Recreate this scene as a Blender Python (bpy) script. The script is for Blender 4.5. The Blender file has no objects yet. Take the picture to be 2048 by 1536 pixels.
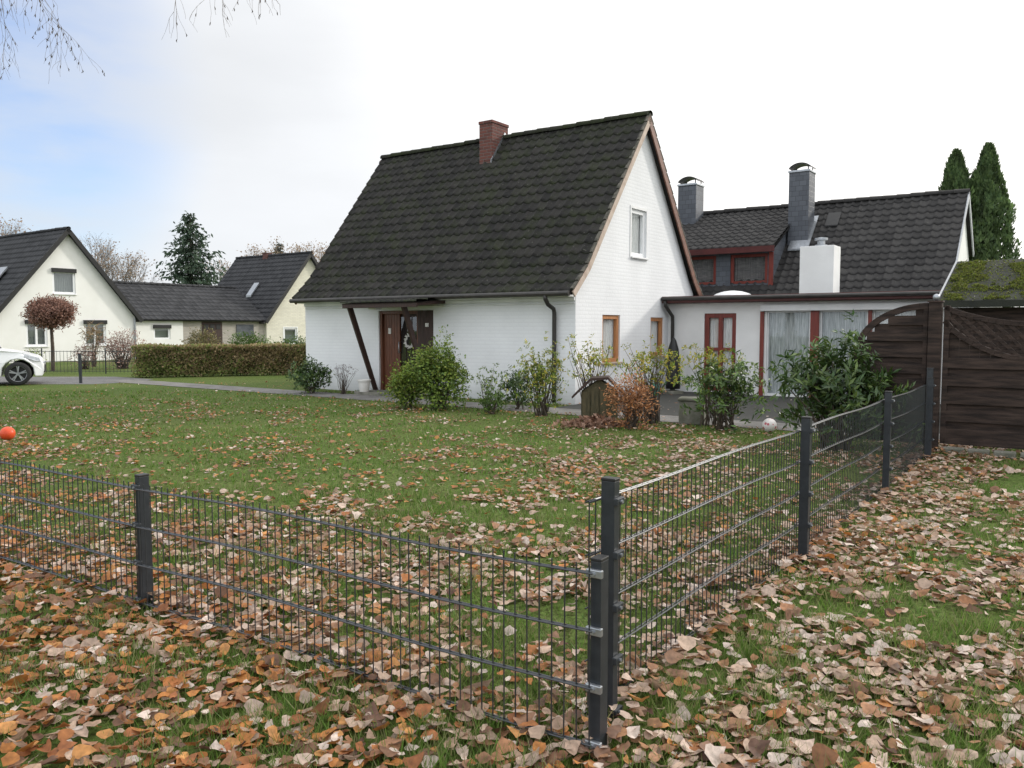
import bpy, math, random
import numpy as np
from mathutils import Vector, noise
random.seed(7)
rng = np.random.default_rng(7)
SC = bpy.context.scene
COL = SC.collection
ANG = math.radians(-35.37)
CA, SA = math.cos(ANG), math.sin(ANG)
KX, KY = 1.208, 15.57

def toworld(lx, ly, ox=KX, oy=KY):
    return ox + lx * CA - ly * SA, oy + lx * SA + ly * CA

# ------------------------------------------------------------------ materials
def new_mat(name):
    m = bpy.data.materials.new(name); m.use_nodes = True
    nt = m.node_tree
    for n in list(nt.nodes): nt.nodes.remove(n)
    out = nt.nodes.new('ShaderNodeOutputMaterial')
    return m, nt, out

def mat(name, c1, c2=None, rough=0.7, scale=8.0, bump=0.0, bscale=None, metal=0.0, stretch=(1, 1, 1), spec=0.4, detail=6, lo=.35, hi=.65, bdist=.02):
    m, nt, out = new_mat(name)
    N = nt.nodes; L = nt.links
    p = N.new('ShaderNodeBsdfPrincipled')
    L.new(p.outputs[0], out.inputs[0])
    p.inputs['Roughness'].default_value = rough
    p.inputs['Metallic'].default_value = metal
    p.inputs['Specular IOR Level'].default_value = spec
    tc = N.new('ShaderNodeTexCoord'); mp = N.new('ShaderNodeMapping')
    mp.inputs['Scale'].default_value = stretch
    L.new(tc.outputs['Object'], mp.inputs[0])
    if c2 is None: c2 = tuple(x * .8 for x in c1)
    nz = N.new('ShaderNodeTexNoise'); nz.inputs['Scale'].default_value = scale; nz.inputs['Detail'].default_value = detail
    L.new(mp.outputs[0], nz.inputs['Vector'])
    r = N.new('ShaderNodeValToRGB')
    r.color_ramp.elements[0].position = lo; r.color_ramp.elements[1].position = hi
    r.color_ramp.elements[0].color = (*c1, 1); r.color_ramp.elements[1].color = (*c2, 1)
    L.new(nz.outputs['Fac'], r.inputs[0]); L.new(r.outputs[0], p.inputs['Base Color'])
    if bump > 0:
        n2 = N.new('ShaderNodeTexNoise'); n2.inputs['Scale'].default_value = bscale or scale * 4; n2.inputs['Detail'].default_value = 5
        L.new(mp.outputs[0], n2.inputs['Vector'])
        b = N.new('ShaderNodeBump'); b.inputs['Strength'].default_value = bump; b.inputs['Distance'].default_value = bdist
        L.new(n2.outputs['Fac'], b.inputs['Height']); L.new(b.outputs[0], p.inputs['Normal'])
    return m

def mat_brick(name, c1, c2, mortar, w=.25, h=.075, ms=.012, bump=.6, dirt=.0, rough=.85, noise_b=.3, bd=.012):
    """bricks laid in (x+y, z) of object space"""
    m, nt, out = new_mat(name); N = nt.nodes; L = nt.links
    p = N.new('ShaderNodeBsdfPrincipled'); L.new(p.outputs[0], out.inputs[0]); p.inputs['Roughness'].default_value = rough
    p.inputs['Specular IOR Level'].default_value = .3
    tc = N.new('ShaderNodeTexCoord'); sx = N.new('ShaderNodeSeparateXYZ'); L.new(tc.outputs['Object'], sx.inputs[0])
    ad = N.new('ShaderNodeMath'); ad.operation = 'ADD'; L.new(sx.outputs[0], ad.inputs[0]); L.new(sx.outputs[1], ad.inputs[1])
    cb = N.new('ShaderNodeCombineXYZ'); L.new(ad.outputs[0], cb.inputs[0]); L.new(sx.outputs[2], cb.inputs[1])
    b = N.new('ShaderNodeTexBrick'); L.new(cb.outputs[0], b.inputs['Vector'])
    b.inputs['Color1'].default_value = (*c1, 1); b.inputs['Color2'].default_value = (*c2, 1); b.inputs['Mortar'].default_value = (*mortar, 1)
    b.inputs['Scale'].default_value = 1; b.inputs['Brick Width'].default_value = w; b.inputs['Row Height'].default_value = h
    b.inputs['Mortar Size'].default_value = ms; b.inputs['Mortar Smooth'].default_value = .8
    nz = N.new('ShaderNodeTexNoise'); nz.inputs['Scale'].default_value = 1.3; nz.inputs['Detail'].default_value = 7
    L.new(tc.outputs['Object'], nz.inputs['Vector'])
    mr = N.new('ShaderNodeMapRange'); mr.inputs[1].default_value = .35; mr.inputs[2].default_value = .7; mr.inputs[3].default_value = 1; mr.inputs[4].default_value = 1 - dirt
    L.new(nz.outputs['Fac'], mr.inputs[0])
    za = N.new('ShaderNodeMath'); za.operation = 'MULTIPLY_ADD'; L.new(nz.outputs['Fac'], za.inputs[0]); za.inputs[1].default_value = -.5; L.new(sx.outputs[2], za.inputs[2])
    mz = N.new('ShaderNodeMapRange'); mz.inputs[1].default_value = -.3; mz.inputs[2].default_value = .12; mz.inputs[3].default_value = 1 - min(.6, dirt * 4); mz.inputs[4].default_value = 1
    L.new(za.outputs[0], mz.inputs[0])
    mm = N.new('ShaderNodeMath'); mm.operation = 'MULTIPLY'; L.new(mr.outputs[0], mm.inputs[0]); L.new(mz.outputs[0], mm.inputs[1])
    mx = N.new('ShaderNodeVectorMath'); mx.operation = 'SCALE'; L.new(b.outputs['Color'], mx.inputs[0]); L.new(mm.outputs[0], mx.inputs['Scale'])
    L.new(mx.outputs[0], p.inputs['Base Color'])
    n2 = N.new('ShaderNodeTexNoise'); n2.inputs['Scale'].default_value = 22; n2.inputs['Detail'].default_value = 4
    L.new(tc.outputs['Object'], n2.inputs['Vector'])
    s1 = N.new('ShaderNodeMath'); s1.operation = 'MULTIPLY_ADD'; L.new(n2.outputs['Fac'], s1.inputs[0]); s1.inputs[1].default_value = noise_b
    inv = N.new('ShaderNodeMath'); inv.operation = 'SUBTRACT'; inv.inputs[0].default_value = 1; L.new(b.outputs['Fac'], inv.inputs[1])
    L.new(inv.outputs[0], s1.inputs[2])
    bp = N.new('ShaderNodeBump'); bp.inputs['Strength'].default_value = bump; bp.inputs['Distance'].default_value = bd
    L.new(s1.outputs[0], bp.inputs['Height']); L.new(bp.outputs[0], p.inputs['Normal'])
    return m

def mat_leaf(name, trans=.35, rough=.6, spec=.3, mottled=False):
    m, nt, out = new_mat(name); N = nt.nodes; L = nt.links
    at = N.new('ShaderNodeAttribute'); at.attribute_name = 'Col'; col = at.outputs['Color']
    if mottled:
        tc = N.new('ShaderNodeTexCoord'); nz = N.new('ShaderNodeTexNoise'); nz.inputs['Scale'].default_value = 45; nz.inputs['Detail'].default_value = 5
        L.new(tc.outputs['Object'], nz.inputs['Vector'])
        mr = N.new('ShaderNodeMapRange'); mr.inputs[1].default_value = .3; mr.inputs[2].default_value = .7; mr.inputs[3].default_value = .66; mr.inputs[4].default_value = 1.2; L.new(nz.outputs['Fac'], mr.inputs[0])
        sc_ = N.new('ShaderNodeVectorMath'); sc_.operation = 'SCALE'; L.new(col, sc_.inputs[0]); L.new(mr.outputs[0], sc_.inputs['Scale']); col = sc_.outputs[0]
    p = N.new('ShaderNodeBsdfPrincipled'); p.inputs['Roughness'].default_value = rough; p.inputs['Specular IOR Level'].default_value = spec
    t = N.new('ShaderNodeBsdfTranslucent'); mx = N.new('ShaderNodeMixShader'); mx.inputs[0].default_value = trans
    L.new(col, p.inputs['Base Color']); L.new(col, t.inputs[0])
    L.new(p.outputs[0], mx.inputs[1]); L.new(t.outputs[0], mx.inputs[2]); L.new(mx.outputs[0], out.inputs[0])
    return m

def mat_roof(name, moss=.5, base=(.030, .030, .031), base2=(.055, .053, .052), mosscol=(.045, .062, .014), rough=.75):
    m, nt, out = new_mat(name); N = nt.nodes; L = nt.links
    p = N.new('ShaderNodeBsdfPrincipled'); p.inputs['Roughness'].default_value = rough; p.inputs['Specular IOR Level'].default_value = .3
    L.new(p.outputs[0], out.inputs[0])
    at = N.new('ShaderNodeAttribute'); at.attribute_name = 'Col'
    sp = N.new('ShaderNodeSeparateColor'); L.new(at.outputs['Color'], sp.inputs[0])
    m1 = N.new('ShaderNodeMix'); m1.data_type = 'RGBA'; m1.inputs[6].default_value = (*base, 1); m1.inputs[7].default_value = (*base2, 1)
    L.new(sp.outputs[0], m1.inputs[0])
    tc = N.new('ShaderNodeTexCoord')
    nz = N.new('ShaderNodeTexNoise'); nz.inputs['Scale'].default_value = 1.4; nz.inputs['Detail'].default_value = 10; nz.inputs['Roughness'].default_value = .8
    L.new(tc.outputs['Object'], nz.inputs['Vector'])
    a = N.new('ShaderNodeMath'); a.operation = 'ADD'; L.new(nz.outputs['Fac'], a.inputs[0])
    g = N.new('ShaderNodeMath'); g.operation = 'MULTIPLY'; g.inputs[1].default_value = .10; L.new(sp.outputs[1], g.inputs[0])
    g2 = N.new('ShaderNodeMath'); g2.operation = 'MULTIPLY_ADD'; L.new(sp.outputs[2], g2.inputs[0]); g2.inputs[1].default_value = .20; L.new(g.outputs[0], g2.inputs[2])
    L.new(g2.outputs[0], a.inputs[1])
    mr = N.new('ShaderNodeMapRange'); mr.inputs[1].default_value = .88 - .4 * moss; mr.inputs[2].default_value = 1.18 - .4 * moss
    L.new(a.outputs[0], mr.inputs[0])
    m2 = N.new('ShaderNodeMix'); m2.data_type = 'RGBA'; L.new(mr.outputs[0], m2.inputs[0]); L.new(m1.outputs[2], m2.inputs[6]); m2.inputs[7].default_value = (*mosscol, 1)
    v = N.new('ShaderNodeTexNoise'); v.inputs['Scale'].default_value = 26; v.inputs['Detail'].default_value = 3; L.new(tc.outputs['Object'], v.inputs['Vector'])
    vm = N.new('ShaderNodeMapRange'); vm.inputs[1].default_value = .66; vm.inputs[2].default_value = .72; vm.inputs[3].default_value = 0; vm.inputs[4].default_value = .6; L.new(v.outputs['Fac'], vm.inputs[0])
    m3 = N.new('ShaderNodeMix'); m3.data_type = 'RGBA'; L.new(vm.outputs[0], m3.inputs[0]); L.new(m2.outputs[2], m3.inputs[6]); m3.inputs[7].default_value = (.14, .14, .12, 1)
    L.new(m3.outputs[2], p.inputs['Base Color'])
    n2 = N.new('ShaderNodeTexNoise'); n2.inputs['Scale'].default_value = 30; n2.inputs['Detail'].default_value = 5
    L.new(tc.outputs['Object'], n2.inputs['Vector'])
    bp = N.new('ShaderNodeBump'); bp.inputs['Strength'].default_value = .6; bp.inputs['Distance'].default_value = .02
    L.new(n2.outputs['Fac'], bp.inputs['Height']); L.new(bp.outputs[0], p.inputs['Normal'])
    return m

def mat_glass(name, tint=(.97, .98, .98), base=.06):
    """thin pane: Schlick reflection computed from |N.I| so both faces behave alike"""
    m, nt, out = new_mat(name); N = nt.nodes; L = nt.links
    g = N.new('ShaderNodeBsdfGlossy'); g.inputs['Roughness'].default_value = .02; g.inputs[0].default_value = (.9, .95, 1, 1)
    t = N.new('ShaderNodeBsdfTransparent'); t.inputs[0].default_value = (*tint, 1)
    ge = N.new('ShaderNodeNewGeometry'); d = N.new('ShaderNodeVectorMath'); d.operation = 'DOT_PRODUCT'
    L.new(ge.outputs['Normal'], d.inputs[0]); L.new(ge.outputs['Incoming'], d.inputs[1])
    ab = N.new('ShaderNodeMath'); ab.operation = 'ABSOLUTE'; L.new(d.outputs['Value'], ab.inputs[0])
    iv = N.new('ShaderNodeMath'); iv.operation = 'SUBTRACT'; iv.inputs[0].default_value = 1; L.new(ab.outputs[0], iv.inputs[1])
    pw = N.new('ShaderNodeMath'); pw.operation = 'POWER'; L.new(iv.outputs[0], pw.inputs[0]); pw.inputs[1].default_value = 5
    mp = N.new('ShaderNodeMapRange'); mp.inputs[3].default_value = base; mp.inputs[4].default_value = 1; L.new(pw.outputs[0], mp.inputs[0])
    mx = N.new('ShaderNodeMixShader'); L.new(mp.outputs[0], mx.inputs[0])
    L.new(t.outputs[0], mx.inputs[1]); L.new(g.outputs[0], mx.inputs[2]); L.new(mx.outputs[0], out.inputs[0])
    return m

M = {}
M['white'] = mat_brick('white_painted_brick', (.80, .81, .82), (.79, .80, .815), (.775, .785, .80), w=.24, h=.075, ms=.022, bump=.15, dirt=.08, noise_b=2.0, bd=.008)
M['plaster'] = mat('white_plaster', (.82, .82, .81), (.76, .76, .75), .9, 2.5, .3, 60)
M['trim'] = mat('white_trim', (.78, .78, .78), (.68, .69, .69), .6, 3, .1, 40)
M['whiteplastic'] = mat('white_plastic', (.82, .83, .84), (.78, .79, .80), .35, 4)
M['cream'] = mat('off_white_render', (.82, .815, .79), (.78, .775, .745), .9, 1.5, .3, 40)
M['beige_brick'] = mat_brick('beige_brick', (.76, .73, .61), (.67, .64, .53), (.60, .58, .53), w=.25, h=.08, bump=.4, dirt=.08)
M['grey_brick'] = mat_brick('grey_beige_brick', (.46, .42, .37), (.37, .34, .30), (.40, .38, .35), w=.25, h=.08, bump=.5, dirt=.1)
M['red_brick'] = mat_brick('red_brick', (.175, .065, .052), (.115, .047, .04), (.16, .13, .12), w=.22, h=.075, bump=.7, dirt=.15)
M['slate'] = mat_brick('grey_slate_cladding', (.115, .125, .145), (.085, .093, .11), (.03, .033, .038), w=.2, h=.14, ms=.006, bump=.4, dirt=.1, rough=.45)
M['roof_moss'] = mat_roof('mossy_tiles', .86, base=(.013, .0125, .012), base2=(.027, .025, .023), mosscol=(.025, .033, .010), rough=.85)
M['roof_dark'] = mat_roof('dark_tiles', .12, base=(.022, .023, .026), base2=(.040, .041, .045))
M['roof_grey'] = mat_roof('grey_tiles', .3, base=(.022, .021, .021), base2=(.043, .041, .040), mosscol=(.030, .032, .020))
M['roof_felt'] = mat('mossy_felt', (.035, .038, .026), (.020, .022, .018), .9, 3, .4, 60)
M['flatroof'] = mat('bitumen', (.05, .05, .05), (.035, .035, .035), .9, 3, .3, 40)
M['verge'] = mat('verge_tile', (.13, .12, .10), (.05, .05, .04), .9, 9, .4, 40)
M['redwood'] = mat('red_brown_wood', (.22, .040, .028), (.15, .030, .022), .45, 4, .2, 30, stretch=(6, 6, .8))
M['maroon'] = mat('maroon_fascia', (.10, .024, .022), (.07, .018, .017), .5, 4, .2, 30)
M['brownwood'] = mat('brown_varnished_wood', (.17, .062, .032), (.085, .032, .018), .4, 5, .25, 20, stretch=(8, 8, .6))
M['darkwood'] = mat('dark_brown_wood', (.055, .028, .022), (.030, .016, .013), .55, 5, .3, 20, stretch=(8, 8, .6))
M['windowwood'] = mat('honey_brown_wood', (.50, .23, .09), (.36, .15, .06), .42, 5, .1, 20, stretch=(6, 6, .8))
M['bargewood'] = mat('weathered_barge_board', (.50, .41, .34), (.38, .29, .23), .7, 6, .2, 30)
M['bargedark'] = mat('dark_barge_board', (.20, .09, .06), (.11, .05, .035), .6, 6, .2, 30)
M['fencewood'] = mat('dark_stained_planks', (.066, .046, .038), (.025, .019, .017), .85, 3, .6, 25, stretch=(1, 1, 9), bdist=.01, spec=.2)
M['gutter'] = mat('dark_gutter', (.028, .026, .024), (.045, .04, .036), .45, 6)
M['steel'] = mat('anthracite_powder_coat', (.018, .022, .027), (.026, .031, .037), .38, 30, .05, 300, spec=.5)
M['wire'] = mat('anthracite_coated_wire', (.018, .022, .027), (.026, .031, .037), .30, 30, spec=.7)
M['zinc'] = mat('galvanised_zinc', (.42, .44, .47), (.30, .32, .34), .38, 20, metal=.8)
M['black'] = mat('black_plastic', (.012, .012, .013), (.02, .02, .02), .45)
M['curtain'] = mat('net_curtain', (.82, .82, .80), (.60, .61, .60), .9, 12, .3, 60, stretch=(5, 5, .4))
M['blind'] = mat('slatted_blind', (.58, .61, .61), (.27, .30, .30), .7, 14, .4, 60, stretch=(4, 4, .25))
M['dormerblind'] = mat('dim_blind', (.20, .19, .19), (.10, .10, .10), .8, 20, stretch=(.3, .3, 3))
M['glass'] = mat_glass('window_glass')
M['darkglass'] = mat_glass('dark_glass', (.45, .48, .48), .10)
M['leaf'] = mat_leaf('foliage_leaf', .35, .5)
M['glossleaf'] = mat_leaf('glossy_foliage', .2, .38, .45)
M['deadleaf'] = mat_leaf('fallen_leaf', .22, .62, .35, True)
M['grass'] = mat_leaf('grass_blade', .4, .5)
M['bark'] = mat('bark', (.11, .085, .065), (.055, .043, .034), .9, 14, .7, 40, stretch=(1, 1, .3))
M['bark_grey'] = mat('grey_twig_bark', (.22, .19, .165), (.14, .12, .105), .9, 8)
M['paving'] = mat_brick('paving_slabs', (.15, .145, .14), (.11, .108, .10), (.05, .05, .045), w=.4, h=.4, ms=.01, bump=.3, dirt=.0)
M['concrete'] = mat('concrete', (.22, .21, .18), (.11, .115, .085), .9, 5, .5, 40)
M['asphalt'] = mat('asphalt_path', (.17, .165, .165), (.12, .118, .115), .9, 6, .5, 90)
M['carpaint'] = mat('white_car_paint', (.82, .83, .84), (.80, .81, .82), .2, 2, spec=.6)
M['rubber'] = mat('tyre_rubber', (.02, .02, .02), (.03, .03, .03), .8, 20)
M['rim'] = mat('alloy_rim', (.42, .43, .45), (.30, .31, .33), .3, 8, metal=.8)
M['lamp'] = mat('headlamp_lens', (.55, .58, .62), (.40, .42, .46), .1, 20, spec=.8)
M['orange'] = mat('orange_ball_rubber', (.75, .10, .03), (.62, .07, .02), .4, 6)
M['ceramic'] = mat('pale_ceramic', (.72, .71, .68), (.6, .58, .54), .5, 5)

def mat_ground():
    m, nt, out = new_mat('lawn_ground'); N = nt.nodes; L = nt.links
    p = N.new('ShaderNodeBsdfPrincipled'); p.inputs['Roughness'].default_value = .95; p.inputs['Specular IOR Level'].default_value = .15
    L.new(p.outputs[0], out.inputs[0])
    tc = N.new('ShaderNodeTexCoord')
    def nz(s, d=8, r=.6):
        n = N.new('ShaderNodeTexNoise'); n.inputs['Scale'].default_value = s; n.inputs['Detail'].default_value = d; n.inputs['Roughness'].default_value = r
        L.new(tc.outputs['Object'], n.inputs['Vector']); return n
    a = nz(.5); r = N.new('ShaderNodeValToRGB'); L.new(a.outputs['Fac'], r.inputs[0])
    e = r.color_ramp.elements; e[0].position = .3; e[0].color = (.088, .150, .028, 1); e[1].position = .7; e[1].color = (.135, .170, .048, 1)
    b = nz(28, 6, .7); r2 = N.new('ShaderNodeValToRGB'); L.new(b.outputs['Fac'], r2.inputs[0])
    e = r2.color_ramp.elements; e[0].position = .38; e[0].color = (.38, .33, .3, 1); e[1].position = .62; e[1].color = (1.1, 1.1, 1.1, 1)
    mx = N.new('ShaderNodeMix'); mx.data_type = 'RGBA'; mx.blend_type = 'MULTIPLY'; mx.inputs[0].default_value = 1
    L.new(r.outputs[0], mx.inputs[6]); L.new(r2.outputs[0], mx.inputs[7])
    L.new(mx.outputs[2], p.inputs['Base Color'])
    bp = N.new('ShaderNodeBump'); bp.inputs['Strength'].default_value = .7; bp.inputs['Distance'].default_value = .03
    L.new(b.outputs['Fac'], bp.inputs['Height']); L.new(bp.outputs[0], p.inputs['Normal'])
    return m
M['ground'] = mat_ground()

# ------------------------------------------------------------------ mesh helpers
class MB:
    def __init__(s): s.v = []; s.f = []
    def add(s, vs, fs):
        o = len(s.v); s.v.extend([tuple(q) for q in vs]); s.f.extend([tuple(i + o for i in f) for f in fs]); return s
    def hexa(s, c):
        return s.add(c, [(0, 3, 2, 1), (4, 5, 6, 7), (0, 1, 5, 4), (1, 2, 6, 5), (2, 3, 7, 6), (3, 0, 4, 7)])
    def box(s, x0, x1, y0, y1, z0, z1):
        return s.hexa([(x0, y0, z0), (x1, y0, z0), (x1, y1, z0), (x0, y1, z0), (x0, y0, z1), (x1, y0, z1), (x1, y1, z1), (x0, y1, z1)])
    def tbox(s, T, a0, a1, d0, d1, z0, z1):
        return s.hexa([T(a0, d0, z0), T(a1, d0, z0), T(a1, d1, z0), T(a0, d1, z0), T(a0, d0, z1), T(a1, d0, z1), T(a1, d1, z1), T(a0, d1, z1)])
    def beam(s, p, q, w, h, up=(0, 0, 1)):
        p = Vector(p); q = Vector(q); d = (q - p).normalized(); u = Vector(up)
        a = d.cross(u)
        if a.length < 1e-4: a = d.cross(Vector((1, 0, 0)))
        a.normalize(); b = a.cross(d); a = a * w / 2; b = b * h / 2
        return s.hexa([p - a - b, p + a - b, p + a + b, p - a + b, q - a - b, q + a - b, q + a + b, q - a + b])
    def tube(s, pts, r, n=8, caps=True):
        pts = [Vector(p) for p in pts]; k = len(pts)
        rr = r if isinstance(r, (list, tuple)) else [r] * k
        vs = []; fs = []; prev = None
        for i, p in enumerate(pts):
            d = (pts[min(i + 1, k - 1)] - pts[max(i - 1, 0)])
            if d.length < 1e-9: d = Vector((0, 0, 1))
            d.normalize()
            if prev is None:
                a = d.cross(Vector((0, 0, 1)));
                if a.length < .05: a = d.cross(Vector((1, 0, 0)))
            else:
                a = prev - d * prev.dot(d)
                if a.length < 1e-4: a = d.cross(Vector((1, 0, 0)))
            a.normalize(); prev = a; b = d.cross(a)
            for j in range(n):
                t = 2 * math.pi * j / n
                vs.append(p + (a * math.cos(t) + b * math.sin(t)) * rr[i])
        for i in range(k - 1):
            for j in range(n):
                fs.append((i * n + j, i * n + (j + 1) % n, (i + 1) * n + (j + 1) % n, (i + 1) * n + j))
        if caps:
            fs.append(tuple(range(n - 1, -1, -1))); fs.append(tuple((k - 1) * n + j for j in range(n)))
        return s.add(vs, fs)
    def lathe(s, prof, n=24, c=(0, 0, 0)):
        vs = []; fs = []
        for r, z in prof:
            for j in range(n):
                t = 2 * math.pi * j / n; vs.append((c[0] + r * math.cos(t), c[1] + r * math.sin(t), c[2] + z))
        k = len(prof)
        for i in range(k - 1):
            for j in range(n): fs.append((i * n + j, i * n + (j + 1) % n, (i + 1) * n + (j + 1) % n, (i + 1) * n + j))
        fs.append(tuple(range(n - 1, -1, -1))); fs.append(tuple((k - 1) * n + j for j in range(n)))
        return s.add(vs, fs)
    def prism(s, poly, f0, f1):
        n = len(poly); vs = [f0(p) for p in poly] + [f1(p) for p in poly]
        fs = [tuple(range(n)), tuple(range(2 * n - 1, n - 1, -1))] + [(i, (i + 1) % n, n + (i + 1) % n, n + i) for i in range(n)]
        return s.add(vs, fs)

def mk(name, mb, m, parent=None, smooth=False, bevel=0, loc=None, rot=None):
    me = bpy.data.meshes.new(name); me.from_pydata([tuple(v) for v in mb.v], [], mb.f); me.update()
    import bmesh
    bm = bmesh.new(); bm.from_mesh(me); bmesh.ops.recalc_face_normals(bm, faces=bm.faces); bm.to_mesh(me); bm.free()
    me.materials.append(m)
    o = bpy.data.objects.new(name, me); COL.objects.link(o)
    if parent: o.parent = parent
    if loc: o.location = loc
    if rot is not None: o.rotation_euler = (0, 0, rot)
    if smooth:
        for p in me.polygons: p.use_smooth = True
    if bevel:
        b = o.modifiers.new('bevel', 'BEVEL'); b.width = bevel; b.segments = 2; b.limit_method = 'ANGLE'; b.angle_limit = math.radians(40)
    return o

def np_obj(name, V, T, C, m, parent=None):
    me = bpy.data.meshes.new(name)
    V = np.asarray(V, dtype=np.float32); T = np.asarray(T, dtype=np.int32)
    me.vertices.add(len(V)); me.vertices.foreach_set('co', V.ravel())
    k = T.shape[1]
    me.loops.add(T.size); me.loops.foreach_set('vertex_index', T.ravel())
    me.polygons.add(len(T)); me.polygons.foreach_set('loop_start', np.arange(0, T.size, k, dtype=np.int32))
    me.update(calc_edges=True)
    if C is not None:
        a = me.color_attributes.new('Col', 'FLOAT_COLOR', 'POINT')
        c = np.ones((len(V), 4), dtype=np.float32); c[:, :3] = C; a.data.foreach_set('color', c.ravel())
    me.materials.append(m)
    o = bpy.data.objects.new(name, me); COL.objects.link(o)
    if parent: o.parent = parent
    return o

def thing(name, label, cat, loc=(0, 0, 0), rot=0.0, group=None):
    e = bpy.data.objects.new(name, None); COL.objects.link(e); e.location = loc; e.rotation_euler = (0, 0, rot)
    e.empty_display_size = .2
    tag(e, label, cat, group); return e
def tag(o, label, cat, group=None):
    o['label'] = label; o['category'] = cat
    if group: o['group'] = group

def boolean(o, cut):
    me = bpy.data.meshes.new('cutter'); me.from_pydata([tuple(v) for v in cut.v], [], cut.f); me.update()
    import bmesh
    bm = bmesh.new(); bm.from_mesh(me); bmesh.ops.recalc_face_normals(bm, faces=bm.faces); bm.to_mesh(me); bm.free()
    c = bpy.data.objects.new('cutter', me); COL.objects.link(c)
    if o.parent: c.parent = o.parent
    md = o.modifiers.new('b', 'BOOLEAN'); md.operation = 'DIFFERENCE'; md.solver = 'EXACT'; md.object = c
    bpy.context.view_layer.update()
    dg = bpy.context.evaluated_depsgraph_get()
    new = bpy.data.meshes.new_from_object(o.evaluated_get(dg))
    o.modifiers.clear(); old = o.data; o.data = new
    bpy.data.objects.remove(c); bpy.data.meshes.remove(old)

FRONT = lambda pl: (lambda a, d, z: (a, pl + d, z))
GABLE = lambda pl: (lambda a, d, z: (pl - d, a, z))

def window(parent, T, a0, a1, z0, z1, fm, cut=None, fw=.06, mull=(), trans=(), curtain='curtain', sill=None, surround=None, name='window', glass='glass', curtop=0.0, label=None, cd=.15):
    if cut is not None: cut.tbox(T, a0, a1, -.15, .22, z0, z1)
    e = fw * .5
    g = mk(name, MB().add([T(a0 + e, .07, z0 + e), T(a1 - e, .07, z0 + e), T(a1 - e, .07, z1 - e), T(a0 + e, .07, z1 - e)], [(0, 1, 2, 3)]), M[glass], parent)
    if label: g['label'] = label
    f = MB(); e = .002
    f.tbox(T, a0 + e, a0 + fw, .03, .11, z0 + e, z1 - e); f.tbox(T, a1 - fw, a1 - e, .03, .11, z0 + e, z1 - e)
    f.tbox(T, a0 + fw, a1 - fw, .032, .108, z0 + e, z0 + fw); f.tbox(T, a0 + fw, a1 - fw, .032, .108, z1 - fw, z1 - e)
    for q in mull: f.tbox(T, q - fw * .5, q + fw * .5, .034, .106, z0 + fw, z1 - fw)
    for q in trans: f.tbox(T, a0 + fw, a1 - fw, .037, .103, q - fw * .35, q + fw * .35)
    mk('frame', f, fm, g, bevel=.005)
    if curtain:
        n = max(8, int((a1 - a0) / .02)); vs = []; fs = []
        for i in range(n + 1):
            a = a0 + fw * .6 + (a1 - a0 - 1.2 * fw) * i / n
            d = cd - .005 + .012 * math.sin(i * 1.5) + .005 * math.sin(i * .6)
            vs += [T(a, d, z0 + .01), T(a, d, z1 - .01 - curtop)]
        for i in range(n): fs.append((2 * i, 2 * i + 2, 2 * i + 3, 2 * i + 1))
        mk('curtain', MB().add(vs, fs), M[curtain], g)
    if sill is not None:
        mk('sill', MB().tbox(T, a0 - .04, a1 + .04, -.06, .029, z0 - .035, z0 - .001), sill, g, bevel=.005)
    if surround is not None:
        s = MB(); w = .055
        s.tbox(T, a0 - w, a0 - .001, -.015, .03, z0 - w, z1 + w); s.tbox(T, a1 + .001, a1 + w, -.015, .03, z0 - w, z1 + w)
        s.tbox(T, a0, a1, -.014, .03, z1 + .001, z1 + w); s.tbox(T, a0, a1, -.014, .03, z0 - w, z0 - .001)
        mk('surround', s, surround, g)
    return g

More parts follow.
